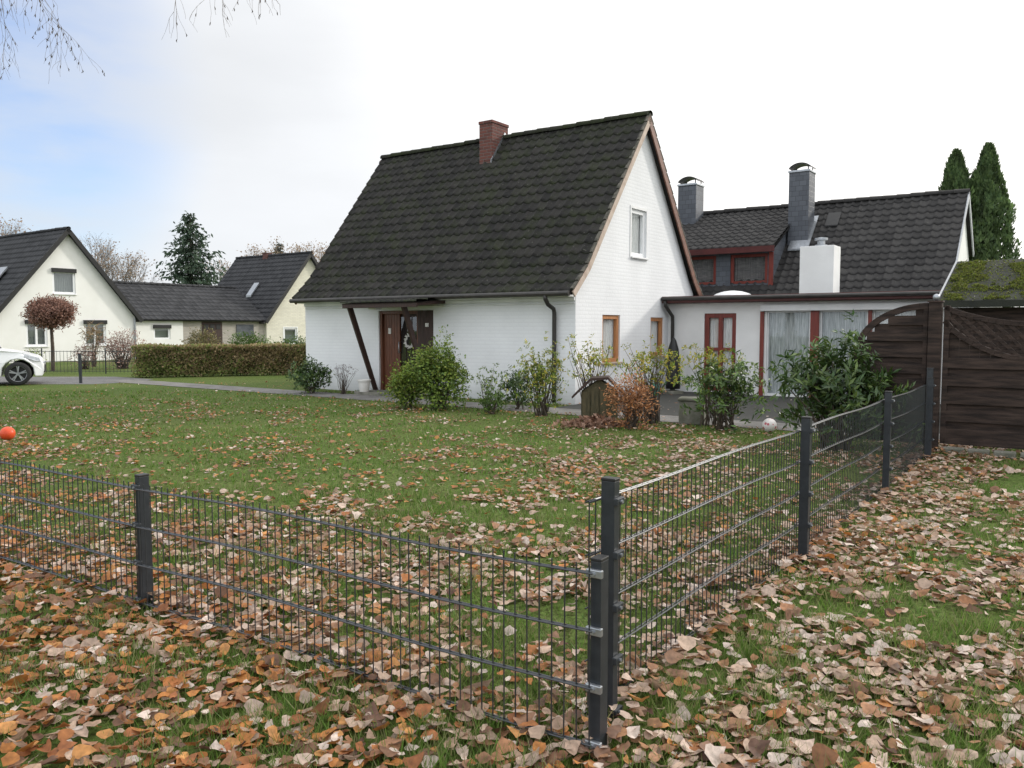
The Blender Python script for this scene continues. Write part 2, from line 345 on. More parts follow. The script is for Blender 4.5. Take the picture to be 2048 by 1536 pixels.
def tiled(mapf, a0, a1, prof, tw=.30, cl=.30, amp=.018, lip=.026, thick=.09, jit=.003):
    P = [Vector(p) for p in prof]; seg = [(P[i + 1] - P[i]).length for i in range(len(P) - 1)]; tot = sum(seg)
    def at(s):
        s = max(0, min(tot, s)); i = 0
        while i < len(seg) - 1 and s > seg[i]: s -= seg[i]; i += 1
        d = (P[i + 1] - P[i]).normalized(); n = Vector((-d.y, d.x))
        if n.y < 0: n = -n
        return P[i] + d * s, n
    nc = max(1, round(tot / cl)); nt = max(1, round((a1 - a0) / tw)); k = 10
    prof_w = [1.0, .62, .05, -.35, -.5, -.52, -.5, -.38, -.05, .55]
    V = []; F = []; C = []
    cols = nt * k + 1
    for c in range(nc):
        rnd = [(random.random(), random.random(), random.uniform(-jit, jit), random.uniform(-.004, .004)) for _ in range(nt + 1)]
        rows = [(c / nc, 1.0, 0), (c / nc + .010 / tot, 1.0, 1), ((c + .35) / nc, .7, 1), ((c + 1) / nc, .1, 1)]
        base = len(V)
        for ri, (t, h, full) in enumerate(rows):
            for i in range(cols):
                a = a0 + (a1 - a0) * i / (cols - 1); ti = min(nt - 1, i // k); ph = prof_w[i % k]
                sag = (ph * .014) if (ri < 2 and 0 < c) else 0
                p, n = at(t * tot + (rnd[ti][3] if ri < 2 and 0 < c else 0) + sag)
                hh = (lip * h + amp * ph + rnd[ti][2] * h) if full else (-.005)
                q = p + n * hh
                V.append(mapf(a, q.x, q.y)); C.append((rnd[ti][0], rnd[ti][1], max(0, 1 - ri * .5) * (.5 - .5 * ph)))
        for r in range(3):
            for i in range(cols - 1):
                o = base + r * cols + i; F.append((o, o + 1, o + cols + 1, o + cols))
    for i in range(len(P) - 1):
        pa, na = at(sum(seg[:i]) + 1e-4); pb, nb = at(sum(seg[:i + 1]) - 1e-4)
        o = len(V)
        for a in (a0 + .004, a1 - .004):
            for (p, n) in ((pa, na), (pb, nb)):
                q1 = p - n * .026; q0 = p - n * thick
                V.append(mapf(a, q0.x, q0.y)); V.append(mapf(a, q1.x, q1.y)); C += [(.3, 0, 0)] * 2
        F += [(o, o + 1, o + 3, o + 2), (o + 4, o + 6, o + 7, o + 5), (o, o + 2, o + 6, o + 4), (o, o + 4, o + 5, o + 1), (o + 2, o + 3, o + 7, o + 6)]
    return V, F, C

def roof_obj(name, parent, parts, m):
    V = []; F = []; C = []
    for (v, f, c) in parts:
        o = len(V); V += v; C += c; F += [tuple(i + o for i in q) for q in f]
    return np_obj(name, V, F, C, m, parent)

def ridge_caps(mapf, a0, a1, b, z, r=.10, step=.36):
    V = []; F = []; C = []; n = 8; k = int(abs(a1 - a0) / step) + 1; st = (a1 - a0) / k
    for i in range(k):
        q = (random.random(), random.random(), .5); o = len(V); jz = random.uniform(-.008, .008)
        for (a, rr) in ((a0 + i * st, r * 1.10), (a0 + (i + 1) * st + .02, r * .93)):
            for j in range(n + 1):
                t = math.pi * (j / n) * 1.2 - .1 * math.pi
                V.append(mapf(a, b + rr * math.cos(t), z + jz + rr * .8 * math.sin(t))); C.append(q)
        for j in range(n): F.append((o + j, o + j + 1, o + n + 2 + j, o + n + 1 + j))
        for j in range(1, n // 2 + 1):
            if j < n - j: F.append((o + j - 1, o + j, o + n - j, o + n - j + 1))
    return V, F, C
mapX = lambda a, b, z: (a, b, z)

# ------------------------------------------------------------------ leaves / shrubs
def leafverts(P, D, Nn, Ln, Wd, fold=.18):
    D = D / np.linalg.norm(D, axis=1, keepdims=True)
    S = np.cross(D, Nn); S /= (np.linalg.norm(S, axis=1, keepdims=True) + 1e-9); Nn = np.cross(S, D)
    n = len(P); V = np.zeros((n, 4, 3)); L = Ln[:, None]; W = Wd[:, None]
    V[:, 0] = P; V[:, 1] = P + D * L * .5 + S * W * .5 + Nn * W * fold; V[:, 2] = P + D * L - Nn * L * .1; V[:, 3] = P + D * L * .5 - S * W * .5 + Nn * W * fold
    i = np.arange(n)[:, None] * 4
    T = np.concatenate([i + [0, 1, 2], i + [0, 2, 3]], axis=1).reshape(-1, 3)
    return V.reshape(-1, 3), T

def palette(cols, n, var=.25):
    c = np.array(cols)[rng.integers(0, len(cols), n)]
    return c * (1 + rng.uniform(-var, var, (n, 1)))

def unit(n):
    v = rng.normal(size=(n, 3)); return v / np.linalg.norm(v, axis=1, keepdims=True)

def shrub(name, label, cat, x, y, rx, ry, h, z0=.1, tips=300, per=7, L=.07, W=.03, cols=((.05, .09, .02),), stems=14, lm='leaf', whorl=True, inner=.35, seed=0, stemmat='bark', rough=.35, topcols=None, stemr=.012, group=None, flat=0.0, crown='foliage'):
    e = thing(name, label, cat, (x, y, 0), 0, group)
    cz = (z0 + h) / 2; rz = (h - z0) / 2
    d = unit(tips); d[:, 2] = np.abs(d[:, 2]) * np.where(rng.random(tips) < .35, -1, 1)
    rad = rng.uniform(inner ** 2, 1, tips) ** .5
    nz = np.array([noise.noise(Vector(tuple(q * 1.6)) + Vector((seed * 7.3, x, y))) + .5 * noise.noise(Vector(tuple(q * 3.7)) + Vector((x, seed, y))) for q in d])
    rad = rad * (1 + rough * nz * 1.5)
    tp = d * rad[:, None] * np.array([rx, ry, rz]) + np.array([0, 0, cz]); tp[:, 2] = np.maximum(tp[:, 2], .03)
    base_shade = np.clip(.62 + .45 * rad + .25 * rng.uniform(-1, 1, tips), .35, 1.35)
    P = np.repeat(tp, per, 0); dd = np.repeat(d, per, 0); n = len(P)
    r = unit(n)
    D = r * .9 + dd * .55 + np.array([0, 0, .15 - flat]) if not whorl else (r - (np.sum(r * dd, 1, keepdims=True)) * dd * .8) + dd * .3 + np.array([0, 0, .1])
    Nn = dd * .8 + unit(n) * .6 + np.array([0, 0, .6])
    P = P + rng.normal(size=(n, 3)) * (L * .25 if whorl else L * .8)
    Ls = L * rng.uniform(.6, 1.25, n); Ws = W * rng.uniform(.7, 1.2, n)
    V, T = leafverts(P, D, Nn, Ls, Ws)
    c = palette(cols, n)
    if topcols:
        mk_ = rng.random(n) < np.clip((P[:, 2] - z0) / (h - z0) + .1, 0, 1) * .85
        c[mk_] = palette(topcols, n)[mk_]
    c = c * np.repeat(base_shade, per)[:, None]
    V[:, 2] = np.maximum(V[:, 2], .01)
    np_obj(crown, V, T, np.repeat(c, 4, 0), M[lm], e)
    if stems:
        mb = MB()
        for i in rng.integers(0, tips, stems):
            q = tp[i]; b = Vector((random.uniform(-.12, .12) * rx * 2, random.uniform(-.12, .12) * ry * 2, 0))
            qv = Vector(tuple(q)); mid = b.lerp(qv, .5) + Vector((random.uniform(-.05, .05), random.uniform(-.05, .05), .08 * h))
            mb.tube([b, b.lerp(mid, .5) + Vector((random.uniform(-.02, .02), 0, 0)), mid, mid.lerp(qv, .6), qv], [stemr, stemr * .8, stemr * .6, stemr * .4, stemr * .2], 5)
        mk('branches', mb, M[stemmat], e)
    return e

def bare_tree(name, label, x, y, H, spread, matn='bark_grey', levels=5, leafcols=None, leafn=0, seed=1, trunk_r=None, leafL=.25, kids=(3, 4)):
    e = thing(name, label, 'tree', (x, y, 0))
    rd = random.Random(seed); tr = MB(); cr = MB(); ends = []
    tr_r = trunk_r or H * .02
    def grow(p, d, ln, r, lv):
        q = p + d * ln; mid = p + d * ln * .5 + Vector((rd.uniform(-1, 1), rd.uniform(-1, 1), rd.uniform(-.5, .5))) * ln * .07
        (tr if lv >= levels - 1 else cr).tube([p, mid, q], [r, r * .85, r * .68], 6 if lv >= levels - 1 else (4 if lv > 1 else 3), caps=False)
        if lv == 0: ends.append(q); return
        for i in range(rd.randint(*kids)):
            a = rd.uniform(0, 2 * math.pi); t = rd.uniform(.35, .8) * spread
            u = d.orthogonal().normalized(); w = d.cross(u)
            nd = (d + (u * math.cos(a) + w * math.sin(a)) * t); nd.z += .12; nd.normalize()
            grow(p + d * ln * rd.uniform(.55, 1.0), nd, ln * rd.uniform(.62, .82), r * rd.uniform(.45, .62), lv - 1)
    grow(Vector((0, 0, 0)), Vector((0, 0, 1)), H * .30, tr_r, levels)
    t_ = mk('trunk', tr, M['bark'], e)
    zs = max(v[2] for v in cr.v); s = H / zs
    cr.v = [(a * s, b * s, c * s) for a, b, c in cr.v]
    t_.scale = (s, s, s)
    c = mk('crown', cr, M[matn], e)
    if leafcols and leafn:
        E = np.array([tuple(q * s) for q in ends]); n = leafn
        P = E[rng.integers(0, len(E), n)] + rng.normal(size=(n, 3)) * H * .02
        V, T = leafverts(P, unit(n), unit(n), leafL * rng.uniform(.5, 1.2, n), leafL * .7 * rng.uniform(.5, 1.2, n))
        np_obj('leaves', V, T, np.repeat(palette(leafcols, n), 4, 0), M['leaf'], c)
    return e

# ================================================================== SETTING
g = mk('ground', MB().add([(-400, -60, 0), (400, -60, 0), (400, 600, 0), (-400, 600, 0)], [(0, 1, 2, 3)]), M['ground']); g['kind'] = 'structure'

def flat(name, poly, z, m, local=False):
    if local:
        o = mk(name, MB().add([(a, b, 0) for a, b in poly], [tuple(range(len(poly)))]), m, loc=(KX, KY, z), rot=ANG)
    else:
        o = mk(name, MB().add([(a, b, z) for a, b in poly], [tuple(range(len(poly)))]), m)
    o['kind'] = 'structure'; return o
M['paveflat'] = mat('worn_grey_paving', (.20, .19, .18), (.13, .125, .115), .9, 3, .4, 60)
flat('path', [(-14.2, -1.62), (6.5, -1.62), (6.5, -.72), (-14.2, -.72)], .008, M['paveflat'], True)
flat('patio', [(.01, -.715), (6.5, -.715), (6.5, 4.16), (.01, 4.16)], .012, M['paving'], True)
flat('road', [(-60, 21.3), (-11.0, 21.3), (-10.2, 22.2), (-10.3, 23.4), (-12, 24.6), (-60, 24.9)], .004, M['asphalt'])

def blocked(X, Y):
    dx, dy = X - KX, Y - KY
    lx = dx * CA + dy * SA; ly = -dx * SA + dy * CA
    edge = .05 * np.sin(lx * 3.1) + .04 * np.sin(lx * 7.7 + 1)
    b = (ly > -1.6 + edge) & (ly < -.74) & (lx > -14) & (lx < 6.5)
    b |= (lx > -7.8) & (lx < 0) & (ly > -.02)
    b |= (lx >= 0) & (lx < 7) & (ly > -.74)
    b |= (Y > 21.3) & (Y < 24.8) & (X < -10.5)
    return b

# ---------------------------------------------------------------- fallen leaves
PALE = [(.55, .42, .34), (.45, .33, .25), (.62, .51, .44), (.40, .27, .19), (.50, .36, .27)]
MIDB = [(.34, .18, .10), (.31, .15, .075), (.38, .20, .10), (.27, .15, .09)]
ORNG = [(.44, .18, .05), (.38, .15, .05), (.50, .24, .08), (.34, .13, .05)]
DARK = [(.17, .09, .055), (.21, .11, .065), (.14, .075, .05)]
def fence_signed(X, Y):
    dR = (X - .36) * .8165 - (Y - 2.99) * .5789
    dL = -((X - .30) * .567 + (Y - 2.74) * .8237)
    return np.maximum(dR, dL)
def scatter(y0, y1, dens, sx=.70, mg=1.0, keep=0.):
    area = sx * (y1 ** 2 - y0 ** 2) + 2 * mg * (y1 - y0); n = int(area * dens)
    Y = np.sqrt(rng.uniform(y0 ** 2, y1 ** 2, n)); X = rng.uniform(-1, 1, n) * (sx * Y + mg)
    b = blocked(X, Y)
    if keep: b &= rng.random(n) > keep
    return X[~b], Y[~b]
def vnoise(X, Y, s, o=0.):
    return np.array([noise.noise(Vector((a * s, b * s, o))) for a, b in zip(X, Y)])
Vs = []; Ts = []; Cs = []; off = 0
zones = [(1.2, 4.0, 800, 1), (4.0, 7.0, 800, 1), (7.0, 11.0, 620, 0), (11.0, 17.0, 340, 0), (17, 22, 110, 0)]
NO = 11
for (y0, y1, dens, hi) in zones:
    X, Y = scatter(y0, y1, dens, keep=.08)
    fs = fence_signed(X, Y)
    nA = vnoise(X, Y, .9, 3.1); nB = vnoise(X, Y, 3.0, 9.7); nC = vnoise(X, Y, .28, 5.5)
    prob = .64 + .9 * nA + .9 * nB
    prob = np.where(fs > 0, prob + .08, prob - .12 - .052 * np.maximum(0, Y - 5.6) + .6 * nC)
    prob = np.where(fs < 0, np.maximum(prob, .06), prob)
    prob = np.where((fs > .7) & (X > 0), prob - .08 - .09 * np.maximum(0, Y - 3.6), prob)
    prob += .6 * np.exp(-np.abs(fs) / .20)
    k = rng.random(len(X)) < prob; X, Y, fs = X[k], Y[k], fs[k]; n = len(X)
    size = rng.uniform(.024, .056, n) * np.where(rng.random(n) < .10, 1.35, 1)
    size *= np.where((fs < 0), np.clip(1.0 - .025 * (Y - 4), .74, 1.0), 1.0)
    yaw = rng.uniform(0, 2 * np.pi, n)
    tl = np.abs(rng.normal(0, .40, n)); ta = rng.uniform(0, 2 * np.pi, n)
    curl = rng.uniform(-.9, 1.7, n); curl2 = rng.uniform(-.5, 1.0, n)
    u = rng.random(n); c = palette(PALE, n, .16)
    left = np.clip(.42 - X * .13 + .25 * np.sin(X * .9 + Y), .08, .8)
    left = np.where(fs > 0, left, left * .8)
    mB = palette(MIDB, n, .22); mO = palette(ORNG, n, .22); mD = palette(DARK, n, .25)
    isO = rng.random(n) < left; mB[isO] = mO[isO]
    pm = np.clip(.26 + .40 * left, .26, .60) + (.06 if y0 > 6 else 0); pd = pm + .10
    c[u < pd] = mD[u < pd]; c[u < pm] = mB[u < pm]
    if hi:
        ang = np.linspace(0, 2 * np.pi, NO, endpoint=False)
        rr = np.array([1.15, .84, .70, .76, .70, .60, .60, .70, .76, .70, .84])
        ox = rr * np.cos(ang); oy = rr * np.sin(ang) * .95
        lx = np.concatenate([[0], ox]); ly = np.concatenate([[0], oy])
        jit = 1 + rng.uniform(-.17, .17, (n, NO + 1))
        LX = lx[None] * jit; LY = ly[None] * jit
        LZ = curl[:, None] * .42 * LY ** 2 + curl2[:, None] * .38 * LX ** 2 + rng.uniform(-.10, .10, (n, NO + 1))
        LY = LY * (1 - .26 * np.abs(curl[:, None]) / 1.3)
        fan = [[0, 1 + i, 1 + (i + 1) % NO] for i in range(NO)]
        nv = NO + 1
    else:
        lx = np.array([-.7, -.25, .45, 1.0, .45, -.25]); ly = np.array([0, -.72, -.6, 0, .6, .72])
        jit = 1 + rng.uniform(-.2, .2, (n, 6))
        LX = lx[None] * jit; LY = ly[None] * jit * (1 - .2 * np.abs(curl[:, None])); LZ = curl[:, None] * .45 * LY ** 2 + curl2[:, None] * .3 * LX ** 2
        fan = [[0, 1, 5], [1, 2, 5], [2, 4, 5], [2, 3, 4]]; nv = 6
    s = size[:, None] * .80
    LX, LY, LZ = LX * s, LY * s, LZ * s
    ct, st = np.cos(tl)[:, None], np.sin(tl)[:, None]
    cy, sy = np.cos(yaw)[:, None], np.sin(yaw)[:, None]
    y2 = LY * ct - LZ * st; z2 = LY * st + LZ * ct
    x3 = LX * cy - y2 * sy; y3 = LX * sy + y2 * cy
    ca, sa = np.cos(ta)[:, None], np.sin(ta)[:, None]
    x4 = x3 * ca - y3 * sa; y4 = x3 * sa + y3 * ca
    z2 = z2 - z2.min(axis=1, keepdims=True)
    lift = rng.uniform(.004, .032, n) + .055 * np.exp(-np.abs(fs) / .15) * rng.random(n)
    V = np.stack([x4 + X[:, None], y4 + Y[:, None], z2 + lift[:, None]], axis=2).reshape(-1, 3)
    T = (np.array(fan)[None] + (np.arange(n) * nv)[:, None, None]).reshape(-1, 3)
    cc = np.repeat(c, nv, 0).reshape(n, nv, 3)
    cc = cc * rng.uniform(.84, 1.12, (n, nv, 1))
    Vs.append(V); Ts.append(T + off); Cs.append(cc.reshape(-1, 3)); off += len(V)
fl = np_obj('fallen_leaves', np.concatenate(Vs), np.concatenate(Ts), np.concatenate(Cs), M['deadleaf']); fl['kind'] = 'stuff'
fl['label'] = 'dry brown and pale autumn leaves strewn over the lawn'; fl['category'] = 'leaves'

# ---------------------------------------------------------------- grass
Vs = []; Ts = []; Cs = []; off = 0
GC = [(.110, .205, .032), (.145, .235, .046), (.095, .18, .03), (.19, .225, .075), (.25, .24, .11)]
def blades(X, Y, h, ww, lean):
    global off
    n = len(X); a = rng.uniform(0, 2 * np.pi, n); b = rng.uniform(0, 2 * np.pi, n); ln = rng.uniform(.1, lean, n) * h
    P = np.stack([X, Y, np.zeros(n)], 1); W = np.stack([np.cos(a), np.sin(a), 0 * a], 1) * ww * rng.uniform(.6, 1.3, n)[:, None]
    tip = P + np.stack([np.cos(b) * ln, np.sin(b) * ln, h], 1)
    V = np.stack([P - W, P + W, tip], 1).reshape(-1, 3); T = np.arange(3 * n).reshape(-1, 3)
    Vs.append(V); Ts.append(T + off); Cs.append(np.repeat(palette(GC, n, .3), 3, 0)); off += len(V)
for (y0, y1, dens, hh, ww) in [(1.2, 4, 3000, .052, .0032), (4, 7.5, 1400, .045, .005), (7.5, 12, 450, .036, .009), (12, 19, 150, .035, .016)]:
    X, Y = scatter(y0, y1, dens)
    nA = vnoise(X, Y, 2.2, 21.); k = rng.random(len(X)) < .75 + 1.0 * nA; X, Y, nA = X[k], Y[k], nA[k]; n = len(X)
    blades(X, Y, hh * rng.uniform(.5, 1.5, n) * (1 + 1.0 * nA), ww, .9)
# longer tufts poking through the leaves
for i in range(190):
    ty = math.sqrt(rng.uniform(1.3 ** 2, 6.5 ** 2)); tx = rng.uniform(-1, 1) * (.68 * ty + .4); m_n = int(rng.integers(30, 110)); sp = rng.uniform(.03, .10)
    X = tx + rng.normal(0, sp, m_n); Y = ty + rng.normal(0, sp, m_n); k = ~blocked(X, Y); X, Y = X[k], Y[k]
    blades(X, Y, rng.uniform(.05, .11, len(X)), .0026, 1.1)
gr = np_obj('grass', np.concatenate(Vs), np.concatenate(Ts), np.concatenate(Cs), M['grass']); gr['kind'] = 'stuff'
gr['label'] = 'short green lawn grass between the leaves'; gr['category'] = 'grass'

# ================================================================== MAIN HOUSE
H = thing('white_house', 'white painted brick house with steep mossy tiled gable roof', 'house', (KX, KY, 0), ANG)
X0 = -7.68; RX = X0 - .03
pent = [(0, -.02), (5.6, -.02), (5.6, 2.30), (5.35, 2.58), (2.8, 5.90), (.25, 2.58), (0, 2.30)]
wall = mk('wall', MB().prism(pent, lambda p: (X0, p[0], p[1]), lambda p: (0, p[0], p[1])), M['white'], H)
cut = MB(); GF = GABLE(0); FF = FRONT(0)
window(H, GF, 1.05, 1.80, .77, 1.74, M['windowwood'], cut, fw=.085, sill=M['bargewood'], label='wood framed window with net curtain', cd=.14)
window(H, GF, 3.25, 3.93, .84, 1.71, M['windowwood'], cut, fw=.085, sill=M['bargewood'], label='wood framed window with net curtain', cd=.14)
window(H, GF, 2.26, 2.97, 2.99, 4.0, M['whiteplastic'], cut, fw=.09, sill=M['trim'], surround=M['trim'], label='white framed attic window', cd=.14)
DX0, DX1, DZ = -5.2, -3.56, 1.86
cut.tbox(FF, DX0, DX1, -.1, .24, .05, DZ)
boolean(wall, cut)
c = MB(); c.box(X0 + .002, -.002, -.26, -.001, 2.06, 2.16); c.box(X0 + .004, -.004, -.05, -.002, 1.99, 2.058); c.box(X0 + .006, -.006, -.025, -.003, 1.93, 1.96)
mk('cornice', c, M['trim'], H, bevel=.012)
prF = [(-.36, 2.16), (.18, 2.66), (2.8, 6.03)]; prB = [(5.96, 2.16), (5.42, 2.66), (2.8, 6.03)]
roof = roof_obj('roof', H, [tiled(mapX, RX, .12, prF, cl=.27, tw=.225, amp=.024, lip=.024), tiled(mapX, RX, .12, prB, lip=.03), ridge_caps(mapX, RX - .02, .15, 2.8, 6.03)], M['roof_moss'])
def rake(parent, x, pts, m, w=.03, h=.17, drop=.085, name='barge_board'):
    up = []; dn = []
    k = len(pts)
    for i, p in enumerate(pts):
        d = (Vector(pts[min(i + 1, k - 1)]) - Vector(pts[max(i - 1, 0)])).normalized(); n = Vector((-d.y, d.x))
        if n.y < 0: n = -n
        q = Vector(p) - n * drop; up.append(q + n * h / 2); dn.append(q - n * h / 2)
    poly = [tuple(q) for q in up] + [tuple(q) for q in reversed(dn)]
    return mk(name, MB().prism(poly, lambda p: (x - w / 2, p[0], p[1]), lambda p: (x + w / 2, p[0], p[1])), m, parent)
rake(H, .138, prF, M['bargewood'], h=.12, drop=.08); rake(H, .138, prB, M['bargedark'], h=.15)
rake(H, RX - .018, prF, M['bargedark']); rake(H, RX - .018, prB, M['bargedark'])
vt = MB()
for pr in (prF, prB):
    for (p_, q_, n) in ((pr[0], pr[1], 3), (pr[1], pr[2], 15)):
        P0 = Vector((0, *p_)); P1 = Vector((0, *q_))
        for i in range(n):
            a = P0.lerp(P1, i / n); q = P0.lerp(P1, (i + 1.04) / n)
            vt.beam((.128, a.y, a.z + .038), (.128, q.y, q.z + .006), .06, .04)
mk('verge_tiles', vt, M['verge'], roof, bevel=.006)
ch = MB(); ch.box(-4.07, -3.69, 2.3, 2.95, 5.0, 6.30).box(-4.085, -3.675, 2.285, 2.965, 6.301, 6.37)
chm = mk('chimney', ch, M['red_brick'], roof, bevel=.006)
mk('flashing', MB().prism([(2.24, 5.33), (2.8, 6.07), (3.01, 5.80), (3.01, 5.9), (2.8, 6.17), (2.24, 5.43)], lambda p: (-3.688, p[0], p[1]), lambda p: (-3.674, p[0], p[1])), M['zinc'], chm)
mk('gutter', MB().tube([(RX - .02, -.40, 2.12), (.10, -.40, 2.12)], .05, 10), M['gutter'], H)
mk('downpipe', MB().tube([(-.43, -.40, 2.10), (-.43, -.39, 2.02), (-.43, -.30, 1.92), (-.43, -.10, 1.84), (-.43, -.075, 1.76), (-.43, -.075, 1.0), (-.43, -.075, .03)], .042, 10), M['gutter'], H, smooth=True)
cp = MB()
cp.prism([(-.95, 1.93), (-.95, 2.00), (-.002, 2.08), (-.002, 1.99)], lambda p: (-5.28, p[0], p[1]), lambda p: (-3.18, p[0], p[1]))
cp.box(-5.31, -3.15, -1.0, -.955, 1.90, 2.0)
can = mk('porch_canopy', cp, M['darkwood'], H, bevel=.006)
roof_obj('porch_tiles', can, [tiled(mapX, -5.34, -3.12, [(-1.03, 2.02), (-.002, 2.13)], tw=.2, cl=.34, amp=.012, thick=.03)], M['roof_moss'])
for xx in (-5.22, -3.62):
    mb = MB().prism([(-.93, 1.93), (-.79, 1.93), (-.02, .02), (-.13, .02)], lambda p, xx=xx: (xx - .03, p[0], p[1]), lambda p, xx=xx: (xx + .03, p[0], p[1]))
    mk('porch_brace', mb, M['darkwood'], H, bevel=.006)
mk('porch_lamp', MB().box(-4.72, -4.5, -.80, -.6, 1.86, 1.93), M['trim'], H, bevel=.02)
d = MB()
for i in range(6):
    a = DX0 + .07 + i * .082; d.box(a, a + .078, .10, .14, .06, DZ - .07)
door = mk('door', MB().box(DX0 + .001, DX1 - .001, .15, .19, .051, DZ - .001), M['darkwood'], H)
d.box(DX0 + .002, DX0 + .065, .04, .145, .052, DZ - .002); d.box(DX0 + 1.12, DX0 + 1.19, .04, .146, .052, DZ - .002)
d.box(DX0 + .066, DX0 + 1.119, .05, .148, DZ - .075, DZ - .003)
d.box(DX0 + .57, DX0 + 1.11, .1, .142, .06, .32)
mk('door_planks', d, M['brownwood'], door, bevel=.006)
d = MB()
for i in range(5):
    a = DX0 + 1.192 + i * .0885; d.box(a, a + .087, -.006, .05, .052, DZ - .003)
mk('side_panel', d, M['darkwood'], door, bevel=.004)
for i in range(3):
    a = DX0 + .60 + i * .17; mk('glass', MB().add([(a, .11, .36), (a + .135, .11, .36), (a + .135, .11, 1.72), (a, .11, 1.72)], [(0, 1, 2, 3)]), M['darkglass'], door)
mk('handle', MB().tube([(DX0 + .575, .10, .92), (DX0 + .575, .05, .92), (DX0 + .575, .045, 1.02), (DX0 + .575, .045, 1.16), (DX0 + .575, .10, 1.16)], .012, 8), M['zinc'], door, smooth=True)
w = MB()
for k in range(34):
    t = k / 34 * 2 * math.pi; cx_, cz_ = DX0 + .88 + .13 * math.cos(t), 1.18 + .13 * math.sin(t)
    for j in range(4):
        dx, dz = random.uniform(-.05, .05), random.uniform(-.05, .05); w.tube([(cx_, .09, cz_), (cx_ + dx, .055, cz_ + dz)], [.016, .007], 5)
mk('wreath', w, M['ceramic'], door)
mk('notice', MB().box(DX0 + .22, DX0 + .30, .085, .099, 1.34, 1.47), M['ceramic'], door)
mk('doorstep', MB().box(DX0 - .1, DX1 + .1, -.7, -.003, -.01, .07), M['concrete'], H, bevel=.01)
mk('house_number', MB().box(DX1 - .22, DX1 - .13, -.018, -.007, 1.5, 1.58), M['ceramic'], door)

# ================================================================== ANNEX
A = thing('flat_roofed_annex', 'low white flat-roofed extension with red window frames', 'house extension', (KX, KY, 0), ANG)
AY = 4.17
aw = mk('wall', MB().box(.003, 6.3, AY, 8.74, -.02, 2.03), M['plaster'], A)
cut = MB(); AF = FRONT(AY)
window(A, AF, .88, 1.62, .06, 1.80, M['redwood'], cut, fw=.10, mull=(1.25,), trans=(1.0,), curtain='curtain', name='door', label='red-brown wooden glazed door', cd=.14)
for (a, b_) in ((2.30, 3.21), (3.41, 4.34), (4.435, 5.4)):
    window(A, AF, a, b_, .03, 1.83, M['trim'], cut, fw=.03, curtain='blind' if a < 4.4 else 'curtain', label='tall patio window with closed curtain', cd=.14)
boolean(aw, cut)
for (a, b_) in ((2.165, 2.25), (3.225, 3.40), (4.350, 4.425)):
    mk('pillar', MB().box(a, b_, AY - .05, AY - .001, .0, 1.83), M['redwood'], A, bevel=.008)
mk('shutter_box', MB().box(2.2, 6.2, AY - .14, AY - .002, 1.835, 1.97), M['trim'], A, bevel=.01)
slab = mk('roof', MB().box(.003, 6.6, AY - .33, 8.74, 2.10, 2.17), M['flatroof'], A)
mk('fascia', MB().box(.004, 6.6, AY - .36, AY - .331, 2.045, 2.185), M['maroon'], A)
mk('soffit', MB().box(.004, 6.58, AY - .325, AY - .003, 2.033, 2.06), M['maroon'], A)
mk('gutter', MB().tube([(.02, AY - .41, 2.13), (6.6, AY - .41, 2.13)], .04, 8), M['gutter'], A)
mk('downpipe', MB().tube([(.10, AY - .41, 2.08), (.10, AY - .38, 1.98), (.12, AY - .2, 1.84), (.14, AY - .07, 1.74), (.14, AY - .06, 1.6), (.14, AY - .06, .02)], .04, 10), M['gutter'], A, smooth=True)
mk('skylight', MB().lathe([(.50, 0), (.48, .06), (.38, .12), (.22, .17), (.05, .19)], 24, (1.0, 5.6, 2.171)), M['whiteplastic'], slab, smooth=True)
wc = mk('chimney', MB().box(2.35, 3.12, 6.3, 6.9, 2.171, 3.38), M['plaster'], slab, bevel=.01)
mk('chimney_cap', MB().lathe([(.14, 0), (.14, .04), (.09, .05), (.09, .14), (.15, .15), (.15, .20), (.02, .22)], 16, (2.75, 6.6, 3.381)), M['zinc'], wc)

# ================================================================== BACK HOUSE
B = thing('tiled_back_house', 'long dark tiled house with slate-clad dormer and red windows', 'house', (KX, KY, 0), ANG)
bw = mk('wall', MB().prism([(8.78, -.02), (13.0, -.02), (13.0, 3.5), (11.55, 4.95), (8.78, 2.25)], lambda p: (-6, p[0], p[1]), lambda p: (5.1, p[0], p[1])), M['plaster'], B)
br = roof_obj('roof', B, [tiled(mapX, -6.1, 5.2, [(8.55, 2.12), (11.55, 5.10)], tw=.22, cl=.27, amp=.024), tiled(mapX, -6.1, 5.2, [(13.1, 3.56), (11.55, 5.10)], tw=.4), ridge_caps(mapX, -6.1, 5.22, 11.55, 5.10)], M['roof_grey'])
rake(B, 5.215, [(8.5, 2.07), (11.55, 5.10)], M['zinc'], w=.03, h=.14, drop=.06); rake(B, 5.215, [(13.1, 3.56), (11.55, 5.10)], M['zinc'], w=.03, h=.14, drop=.06)
dm = mk('dormer', MB().prism([(9.1, 2.62), (9.1, 3.72), (11.3, 4.82), (11.3, 2.62)], lambda p: (-4.2, p[0], p[1]), lambda p: (.80, p[0], p[1])), M['slate'], B)
cut = MB(); DF = FRONT(9.1)
for (a, b_) in ((-3.6, -2.7), (-1.80, -.80), (-.38, .68)):
    window(dm, DF, a, b_, 2.70, 3.53, M['redwood'], cut, fw=.085, curtain='dormerblind', glass='glass', cd=.14)
boolean(dm, cut)
roof_obj('dormer_roof', B, [tiled(mapX, -4.35, .92, [(8.9, 3.72), (11.5, 5.04)], tw=.22, cl=.27, amp=.024)], M['roof_grey'])
mk('dormer_fascia', MB().box(-4.35, .92, 8.86, 8.9, 3.55, 3.71), M['maroon'], B)
mk('corner_board', MB().box(.72, .84, 9.06, 9.098, 2.64, 3.55), M['redwood'], dm)
